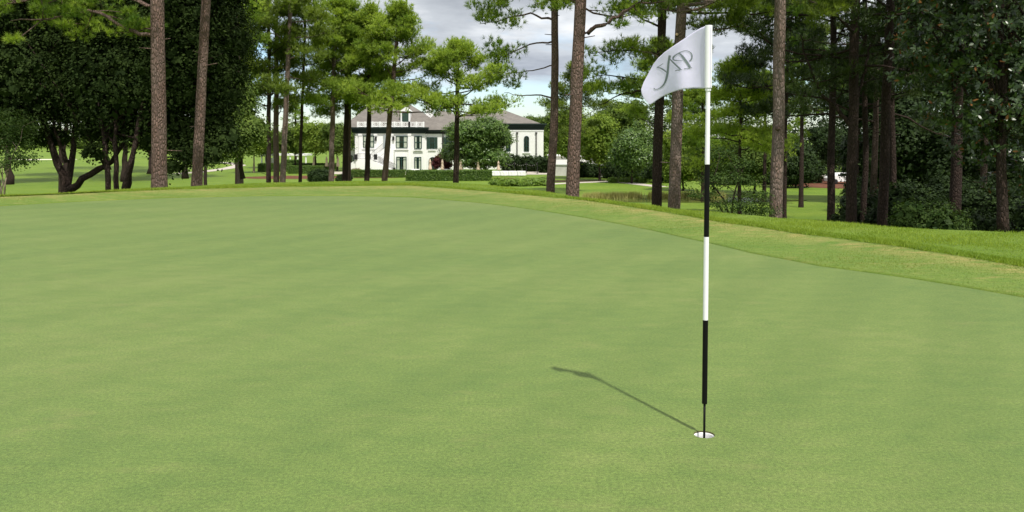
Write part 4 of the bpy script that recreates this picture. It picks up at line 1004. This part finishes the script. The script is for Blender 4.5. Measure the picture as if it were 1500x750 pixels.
# outside stair
YS = YB-3.4
st = HB()
st.box(hx(521, YS), hx(541, YS), YS, YB, GZ, Zat(233, YS))
st.prism_y([(hx(508, YS), GZ), (hx(521, YS)-.003, GZ), (hx(521, YS)-.003, Zat(234, YS)), (hx(510, YS), Zat(241, YS))], YS+.2, YB-.2)
st.prism_y([(hx(541, YS)+.003, GZ), (hx(579, YS), GZ), (hx(541, YS)+.003, Zat(232.5, YS))], YS+.02, YS+1.5)
st.prism_y([(hx(541, YS)+.003, GZ), (hx(563, YS+2), GZ), (hx(563, YS+2), Zat(217.5, YS+2)), (hx(541, YS)+.003, Zat(233, YS))], YS+1.7, YB)
st.box(hx(563, YS+2)+.003, hx(577, YS+2), YS+1.7, YB, GZ, Zat(219, YS+2))
so = st.out('outside_stair', M['trimw'])
def rail(p, q, h=.95, n=9, arc=True):
    r = HB(); p = np.array(p, float); q = np.array(q, float)
    for hh in (.08, h): r.tube([p+[0,0,hh], q+[0,0,hh]], .028, 5)
    for t in np.linspace(0, 1, n):
        c_ = p+(q-p)*t; r.tube([c_+[0,0,.02], c_+[0,0,h]], .02, 4)
    r.out('stair_railing', M['iron'], so)
rail((hx(522, YS), YS+.05, Zat(233, YS)), (hx(540, YS), YS+.05, Zat(233, YS)), n=13)
rail((hx(541, YS), YS+.05, Zat(233, YS)), (hx(576, YS), YS+.05, GZ+.5), n=20)
rail((hx(552, YS), YS+1.45, Zat(237, YS)), (hx(578, YS), YS+1.45, GZ+.4), n=16)
rail((hx(541, YS), YS+1.75, Zat(233, YS)), (hx(561, YS+2), YS+1.75, Zat(218, YS+2)), n=14)
rail((hx(553, YS), YS+1.72, Zat(232, YS)), (hx(566, YS+2), YS+1.72, Zat(222, YS+2)), n=10)
for px in (521.2, 550, 540):
    HB().box(hx(px, YS)-.28, hx(px, YS)+.28, YS-.15, YS+.3, Zat(234, YS), Zat(226, YS)).out('stair_post', M['iron'], so)
HB().box(hx(577, YS)-.2, hx(577, YS)+.2, YS-.1, YS+.3, GZ, Zat(245.5, YS)).out('stair_post', M['iron'], so)

# garden wall and low outbuilding right of the clubhouse
w = MB(); Yw = 127.0
xa, xb = at(812, 240, Yw)[0], at(940, 240, Yw-6)[0]
def wl(mb, z0, z1, t, dy0=0):
    p = np.array([xa, Yw]); q = np.array([xb, Yw-6]); d_ = (q-p)/np.linalg.norm(q-p); n_ = np.array([-d_[1], d_[0]])
    return mb.prism([tuple(p-n_*t), tuple(q-n_*t), tuple(q+n_*t), tuple(p+n_*t)], z0, z1)
gw_ = empty('garden_wall', (xa, Yw, ZB), 'long low weathered white brick wall behind the lawn, right of the clubhouse', 'wall')
def loc_build(mb, name, mat, par, org):
    mb.v = [tuple(np.array(p)-np.array(org)) for p in mb.v]; return link(name, mb.mesh(name), mat, par)
loc_build(wl(MB(), ZB-.2, at(870, 241.5, Yw)[2], .2), 'wall_body', M['wallgrey'], gw_, (xa, Yw, ZB))
loc_build(wl(MB(), at(870, 241.5, Yw)[2]+.003, at(870, 239.6, Yw)[2], .32), 'coping', M['trimw'], gw_, (xa, Yw, ZB))
ob = empty('outbuilding', (at(832, 240, 136)[0], 136, ZB), 'low plain white outbuilding behind the garden wall', 'building')
oo = (at(832, 240, 136)[0], 136, ZB)
loc_build(MB().box(at(806,0,136)[0], at(874,0,136)[0], 136, 142, ZB-.2, at(832, 229, 136)[2]), 'wall', M['stucco'], ob, oo)
loc_build(MB().box(at(804,0,136)[0], at(876,0,136)[0], 135.7, 142.3, at(832, 229, 136)[2]+.003, at(832, 227.5, 136)[2]), 'roof', M['trimw'], ob, oo)
# white colonnade / pool pavilion far left behind the pines
pv = empty('pavilion', (at(412, 240, 165)[0], 165, ZB), 'small white columned pavilion glimpsed between the pine trunks at the left', 'pavilion')
po = np.array((at(412, 240, 165)[0], 165, ZB))
def P_(px, py): return at(px, py, 165)
loc_build(MB().box(P_(380,0)[0], P_(448,0)[0], 164.5, 169, P_(0,228)[2], P_(0,225.5)[2]), 'roof', M['trimw'], pv, po)
for px in (381, 398, 417, 423, 434, 446):
    loc_build(MB().tube([(P_(px,0)[0], 164.8, ZB-.1), (P_(px,0)[0], 164.8, P_(0,228)[2]-.003)], .16, 10), 'column', M['trimw'], pv, po)
loc_build(MB().box(P_(382,0)[0], P_(396,0)[0], 166.5, 166.7, ZB-.1, P_(0,232)[2]), 'low_wall', M['trimw'], pv, po)

# ------------------------------------------------------------------ closed umbrellas, tables, string lights
def umbrella(label, px, Y, top):
    g = ground_loc(px, Y); r = empty('patio_umbrella', g, label, 'umbrella', 'closed beige patio umbrellas'); zt = zpx(top, Y)-g[2]; k = zt/2.55
    MB().tube([(0,0,0), (0,0,zt)], .025, 8).build('pole', M['bronze'], r)
    prof = [(.02, zt*1.0), (.06, zt*.985), (.10, zt*.93), (.13, zt*.86), (.21, zt*.80), (.17, zt*.78), (.15, zt*.68), (.20, zt*.55), (.27, zt*.40), (.29, zt*.33), (.22, zt*.315), (.03, zt*.32)]
    m = MB(); n = 24; vs = []
    for i, (rr, z) in enumerate(prof): vs += [(rr*(1+.16*cos(8*2*pi*q/n+.3*i))*cos(2*pi*q/n), rr*(1+.16*cos(8*2*pi*q/n+.3*i))*sin(2*pi*q/n), z) for q in range(n)]
    m.add(vs, [(i*n+q, i*n+(q+1) % n, (i+1)*n+(q+1) % n, (i+1)*n+q) for i in range(len(prof)-1) for q in range(n)])
    m.build('folded_canopy', M['canvas'], r, smooth=True)
    MB().lathe([(0,0), (.30,0), (.32,.04), (.3,.09), (.06,.12), (.05,.3), (0,.3)]).build('base', M['iron'], r)
umbrella('closed beige umbrella, leftmost, right of the slimmest pine trunk', 460, 146, 228.5)
umbrella('closed beige umbrella partly behind the grey pine left of the clubhouse', 478.5, 144, 229)
umbrella('closed beige umbrella just left of the twin pine trunks', 495, 143, 229)
umbrella('closed beige umbrella against the arched doorway, left of the red-leaved tree', 630, 132, 233)
umbrella('closed beige umbrella in front of the red-leaved tree', 648, 132, 233.3)
umbrella('closed beige umbrella right of the lone round topped pine', 675, 131, 234)
umbrella('closed beige umbrella before the middle of the round holly', 700.5, 131, 234.5)
umbrella('closed beige umbrella, rightmost, at the end of the long hedge', 730, 130, 235)
def table(label, px, Y, r_=.75):
    g = ground_loc(px, Y); r = empty('patio_table', g, label, 'table', 'white clothed patio tables')
    m = MB(); n = 32; prof = [(0.001, .76), (r_, .76), (r_*1.01, .74), (r_*1.03, .4), (r_*1.06, .12)]; vs = []
    for i, (rr, z) in enumerate(prof): vs += [(rr*(1+(.05*cos(9*2*pi*q/n) if i > 2 else 0))*cos(2*pi*q/n), rr*(1+(.05*cos(9*2*pi*q/n) if i > 2 else 0))*sin(2*pi*q/n), z) for q in range(n)]
    m.add(vs, [(i*n+q, i*n+(q+1) % n, (i+1)*n+(q+1) % n, (i+1)*n+q) for i in range(4) for q in range(n)]); m.build('tablecloth', M['linen'], r)
    MB().tube([(0,0,0), (0,0,.74)], .05, 8).build('pedestal', M['iron'], r)
for px, lab in ((725, 'white clothed table left of the rightmost umbrella'), (738, 'white clothed table right of the rightmost umbrella'), (750, 'white clothed table in the middle of the open patio'), (763, 'white clothed table near the string light posts'), (608, 'white clothed table below the clubhouse bay doors'), (655, 'white clothed table beside the red-leaved tree')):
    table(lab, px, 126 if px > 700 else 134)
tops = []
for px, Y, py, lab in ((741, 139, 238, 'dark string light post nearest the round holly'), (753.5, 138, 238, 'tallest looking dark string light post behind the tables'), (771, 136, 239, 'dark string light post right of the tables'), (787, 134, 238.5, 'rightmost dark string light post before the slim pine')):
    g = ground_loc(px, Y); zt = zpx(py, Y)-g[2]
    r = empty('light_post', g, lab, 'post', 'string light posts'); MB().tube([(0,0,0), (0,0,zt)], .05, 8).build('pole', M['iron'], r)
    MB().lathe([(0,0), (.22,0), (.22,.05), (.06,.09), (0,.09)]).build('base', M['iron'], r); MB().tube([(-.12,0,zt), (.12,0,zt)], .03, 6).build('hook', M['iron'], r)
    tops.append(g+np.array([0, 0, zt]))
tops = [ground_loc(690, 141)+np.array([0,0,zpx(238.5,141)-ground_loc(690,141)[2]])]+tops
M['bulb'] = simple('frosted_bulb', (.42,.41,.36), .5, .5, .02)
for i, lab in enumerate(('string of white bulbs hanging before the round holly', 'string of bulbs between the two left light posts', 'string of bulbs over the clothed tables', 'string of bulbs between the two right light posts')):
    a, b_ = tops[i], tops[i+1]; r = empty('string_lights', a, lab, 'lights', 'strings of patio bulbs'); P = []
    for t in np.linspace(0, 1, 13): P.append((b_-a)*t-np.array([0, 0, .35*4*t*(1-t)]))
    MB().tube(P, .012, 4).build('cable', M['iron'], r)
    for p in P[1:-1:2]: MB().tube([p, p-np.array([0,0,.06])], .02, 5).build('socket', M['iron'], r); MB().ell(p-np.array([0,0,.11]), (.04,.04,.05), 8, 5).build('bulb', M['bulb'], r, smooth=True)
# parked white car glimpsed past the red straw bed
def car():
    g = ground_loc(1236, 106); r = empty('parked_car', g, 'white car glimpsed past the red straw bed between dark trunks', 'car'); 
    body = [(-2.2,.35),(-2.25,.75),(-2.1,.95),(-1.3,1.02),(-.8,1.42),(.7,1.45),(1.3,1.05),(2.1,.9),(2.25,.6),(2.2,.32)]
    MB().prism_y(body, -.88, .88).build('body', M['trimw'], r)
    MB().prism_y([(-1.15,1.04),(-.75,1.36),(-.05,1.38),(-.05,1.04)], -.89, -.883).build('window', M['glass'], r); MB().prism_y([(.03,1.04),(.03,1.38),(.62,1.38),(1.1,1.04)], -.89, -.883).build('window', M['glass'], r)
    for x in (-1.4, 1.4):
        for y in (-.8, .8): MB().tube([(x,y-.1,.33),(x,y+.1,.33)], .33, 16).build('wheel', M['iron'], r)
car()
# ------------------------------------------------------------------ flagstick, flag and cup
fs = empty('flagstick', (HOLE[0], HOLE[1], -.10), 'black and white banded flagstick standing in the hole', 'flagstick')
fo_ = np.array([HOLE[0], HOLE[1], -.10])
Yp = HOLE[1]
top = at(1038.3, 37, Yp); bot = np.array([HOLE[0], HOLE[1], -.098])
def on(py):       # point of the stick's axis at image row py
    for _ in range(1): pass
    zt = at(1036, py, Yp)[2]; t = (zt-bot[2])/(top[2]-bot[2]); return bot+(top-bot)*t
def sect(pa, pb, ra, rb, name, mat, n=20, par=fs):
    a, b_ = on(pa)-fo_, on(pb)-fo_
    e = (b_-a)*.004; return MB().tube([a, a+e, b_-e, b_], [ra, ra, rb, rb], n).build(name, mat, par, smooth=False)
def sm(o):
    o.data.polygons.foreach_set('use_smooth', np.array([len(p.vertices) == 4 for p in o.data.polygons])); return o
sm(sect(37, 241, .0095, .0125, 'white_section', M['polew']))
sm(sect(241.2, 346.8, .0128, .0133, 'black_section', M['poleb']))
sm(sect(347, 468.8, .0130, .0133, 'white_section', M['polew']))
sm(sect(469, 591, .0136, .0136, 'black_section', M['poleb']))
a, b_ = on(591.2)-fo_, np.array([0, 0, .002])
sm(MB().tube([a, a+(b_-a)*.5, b_], [.0062, .0060, .0060], 16).build('ferrule', M['poleb'], fs))
sm(sect(129.5, 133, .0150, .0150, 'collar', M['polew']))

# flag: cloth surface given by depth as a function of the distance from the stick
def fY(px, py):
    a = np.clip((1038-px)/100, -.05, 1.1); w = (py-40)/100
    return Yp-.012+.30*a+.018*np.sin(a*7.5+w*2.2)*np.clip(a*2.5, 0, 1)+.010*np.sin(a*15-w*3+1)*np.clip(a*2, 0, 1)+.02*a*a*np.sin(w*5)
def fpt(px, py, d=0): return at(px, py, fY(px, py)+d)
tp = [(1041,38),(1033,38.2),(1025,41.5),(1014,48.5),(1000,58),(986,67.5),(974,76),(964,85),(957,94),(950,107),(943,120),(939,131)]
bt = [(1041,129.5),(1033,129.5),(1025,129.5),(1015,129.3),(1003,130.5),(992,132.5),(982,136),(972,140.5),(963,146),(957,150.5),(952,153.3),(948,150)]
nu, nv = 64, 36
def cv(pts, t):
    d = np.concatenate([[0], np.cumsum(np.hypot(*np.diff(np.array(pts, float), axis=0).T))]); d /= d[-1]
    pts = np.array(pts, float); return np.array([np.interp(t, d, pts[:, 0]), np.interp(t, d, pts[:, 1])])
G = np.zeros((nu, nv, 3))
for i, u in enumerate(np.linspace(0, 1, nu)):
    A = cv(tp, u); B = cv(bt, u)
    for j, v in enumerate(np.linspace(0, 1, nv)):
        bow = 1.2*sin(pi*v)*u**2*4
        p = A*(1-v)+B*v+np.array([-bow*.5, 0]); G[i, j] = fpt(p[0], p[1])
forg = on(129); G -= forg
flag = empty('flag', forg, 'white golf flag with a grey monogram seen from its reverse side', 'flag')
cl = link('cloth', grid_mesh('cloth', G), M['flag'], flag, smooth=True)
so_ = cl.modifiers.new('thickness', 'SOLIDIFY'); so_.thickness = .0008
# sleeve round the stick
def tube_on(pa, pb, r_, name, mat, par, org):
    a = on(pa)-org; b_ = on(pb)-org; e = (b_-a)*.004; return sm(MB().tube([a, a+e, b_-e, b_], [r_]*4, 24).build(name, mat, par))
tube_on(37.3, 129, .0185, 'sleeve', M['polew'], flag, forg)
# stitching beside the sleeve
sw = MB()
for px in (1030.5,):
    for py in np.arange(41, 128, 1.6): sw.tube([fpt(px, py, -.0012)-forg, fpt(px, py+.9, -.0012)-forg], .0005, 4)
sw.build('stitching', M['linen'], flag)
# monogram strokes, both faces, following the cloth
strokes = [
 [(385,176,34),(376,220,30),(368,270,27),(363,330,28),(357,390,30),(347,440,30),(332,490,26),(310,530,20),(280,562,14),(245,583,10),(215,590,9),(200,586,12),(190,572,8)],
 [(226,322,9),(262,328,14),(292,342,19),(322,362,18),(352,388,12)],
 [(224,322,6),(262,302,7),(303,276,6)],
 [(383,212,8),(402,238,16),(432,268,20),(465,300,22),(495,328,22),(516,346,16)],
 [(450,366,11),(472,358,8),(505,352,8),(536,347,6)],
 [(622,240,10),(640,232,17),(654,205,17),(655,172,15),(642,146,12),(618,128,10),(585,119,8),(550,122,8),(515,136,9),(480,155,12),(448,176,16),(425,202,20),(424,222,18),(440,234,14),(470,239,10),(505,240,7),(542,237,4)],
 [(488,150,8),(512,160,18),(540,188,27),(568,225,30),(596,262,31),(618,298,30),(634,322,26)],
 [(560,340,10),(590,336,8),(625,331,8),(656,324,7)]]
def cr(st_, n=44):
    a = np.array(st_, float); t = np.linspace(0, len(a)-1, n); i = np.clip(t.astype(int), 0, len(a)-2); f = (t-i)[:, None]
    p0 = a[np.maximum(i-1, 0)]; p1 = a[i]; p2 = a[i+1]; p3 = a[np.minimum(i+2, len(a)-1)]
    return .5*((2*p1)+(-p0+p2)*f+(2*p0-5*p1+4*p2-p3)*f**2+(-p0+3*p1-3*p2+p3)*f**3)
mg = MB()
for side in (-1, 1):
    for q, st_ in enumerate(strokes):
        c_ = cr(st_); d_ = unit(np.gradient(c_[:, :2], axis=0)); n_ = np.stack([-d_[:, 1], d_[:, 0]], -1)
        L_ = c_[:, :2]+n_*c_[:, 2:3]*.43; R_ = c_[:, :2]-n_*c_[:, 2:3]*.43
        f3 = lambda p: fpt(935+p[0]/8.333, 60+p[1]/8.333, side*.0022+side*.00012*q)-forg
        vs = [f3(p) for p in L_]+[f3(p) for p in R_]; n = len(c_)
        mg.add(vs, [(k, k+1, n+k+1, n+k) for k in range(n-1)])
mg.build('monogram', M['ink'], flag)

# the hole: soil ring, white liner, floor
cup = empty('hole_cup', (HOLE[0], HOLE[1], -.11), 'white lined golf hole cut in the putting green at the foot of the flagstick', 'golf hole')
def ring(prof, name, mat, n=64):
    m = MB().lathe([(r_, z+.11) for r_, z in prof], n=n); return m.build(name, mat, cup, smooth=True)
ring([(HR, .0005), (HR+.0004, -.008), (HR-.0008, -.009)], 'soil_rim', M['dirt'])
ring([(HR+.0006, -.0085), (HR-.0016, -.0085), (HR-.0020, -.0135), (HR-.0030, -.104), (HR+.002, -.104), (HR+.002, -.0085)], 'liner', M['cup'])
ring([(.0001, -.085), (.012, -.085), (.014, -.092), (HR-.003, -.092)], 'floor', M['cup'])
SUN_E, SKY_E, EXPO, CL_S, CL_LO, CL_HI, CL_B = 3.5, .12, .52, .55, .37, .50, .80
# ------------------------------------------------------------------ light and sky
sun_vec = Vector((-.245, .53, -1.0)).normalized()      # the way sunlight travels (from the stick's shadow)
sd = bpy.data.lights.new('sun', 'SUN'); sd.energy = SUN_E; sd.angle = radians(1.0); sd.color = (1.0, .955, .87)
so2 = bpy.data.objects.new('sun', sd); col.objects.link(so2); so2.rotation_euler = sun_vec.to_track_quat('-Z', 'Y').to_euler(); so2.location = (10, -20, 60)
w = bpy.data.worlds.new('World'); scene.world = w; w.use_nodes = True; nt = w.node_tree; nt.nodes.clear()
out = nt.nodes.new('ShaderNodeOutputWorld'); bg = nt.nodes.new('ShaderNodeBackground'); bg.inputs[1].default_value = SKY_E
sk = nt.nodes.new('ShaderNodeTexSky'); sk.sky_type = 'NISHITA'; sk.sun_disc = False; sk.sun_elevation = radians(59.7); sk.sun_rotation = radians(155); sk.air_density = 1.1; sk.dust_density = .4; sk.ozone_density = 1.2
tc = nt.nodes.new('ShaderNodeTexCoord'); sx = nt.nodes.new('ShaderNodeSeparateXYZ'); nt.links.new(tc.outputs['Generated'], sx.inputs[0])
def mth(op, a, b=None):
    m = nt.nodes.new('ShaderNodeMath'); m.operation = op
    for s, v in ((m.inputs[0], a), (m.inputs[1], b)):
        if v is None: continue
        if isinstance(v, (int, float)): s.default_value = v
        else: nt.links.new(v, s)
    return m.outputs[0]
den = mth('ADD', mth('MAXIMUM', sx.outputs[2], 0.0), .16)
cx = nt.nodes.new('ShaderNodeCombineXYZ'); nt.links.new(mth('DIVIDE', sx.outputs[0], den), cx.inputs[0]); nt.links.new(mth('DIVIDE', sx.outputs[1], den), cx.inputs[1])
cx.inputs[2].default_value = 3.7
cn = noise(nt, cx.outputs[0], CL_S, 8, .58); cn2 = noise(nt, cx.outputs[0], CL_S*1.7, 7, .6)
mask = ramp(nt, mth('ADD', cn, mth('SUBTRACT', mth('MULTIPLY', mth('MINIMUM', sx.outputs[2], .25), 2.4), .255)), [(CL_LO, (0,0,0)), (CL_HI, (1,1,1))])
ccol = ramp(nt, cn2, [(.32, tuple(x*CL_B for x in (.44,.47,.52))), (.5, tuple(x*CL_B for x in (.74,.77,.80))), (.66, tuple(x*CL_B for x in (1.3,1.3,1.28)))])
zr = ramp(nt, mth('MULTIPLY', sx.outputs[2], 1.0), [(0.0, (.92,.97,1.04)), (.06, (.95,.99,1.05)), (.11, (.80,.82,.85)), (.18, (.66,.68,.71)), (.4, (1.0,)*3)])
ccol = mixc(nt, 1.0, ccol, zr, 'MULTIPLY')
sc = N(nt, 'ShaderNodeVectorMath', operation='SCALE'); nt.links.new(ccol, sc.inputs[0]); sc.inputs['Scale'].default_value = 1.0/SKY_E
skc = mixc(nt, 1.0, sk.outputs[0], (.74,.85,1.0), 'MULTIPLY')
fin = mixc(nt, mask, skc, sc.outputs[0])
nt.links.new(fin, bg.inputs[0]); nt.links.new(bg.outputs[0], out.inputs[0])

scene.render.engine = 'CYCLES'
scene.cycles.max_bounces = 6; scene.cycles.diffuse_bounces = 4; scene.cycles.glossy_bounces = 2; scene.cycles.transmission_bounces = 3
scene.cycles.use_denoising = True
vs_ = scene.view_settings; vs_.view_transform = 'Standard'; vs_.look = 'None'; vs_.exposure = EXPO; vs_.gamma = 1; vs_.use_curve_mapping = False
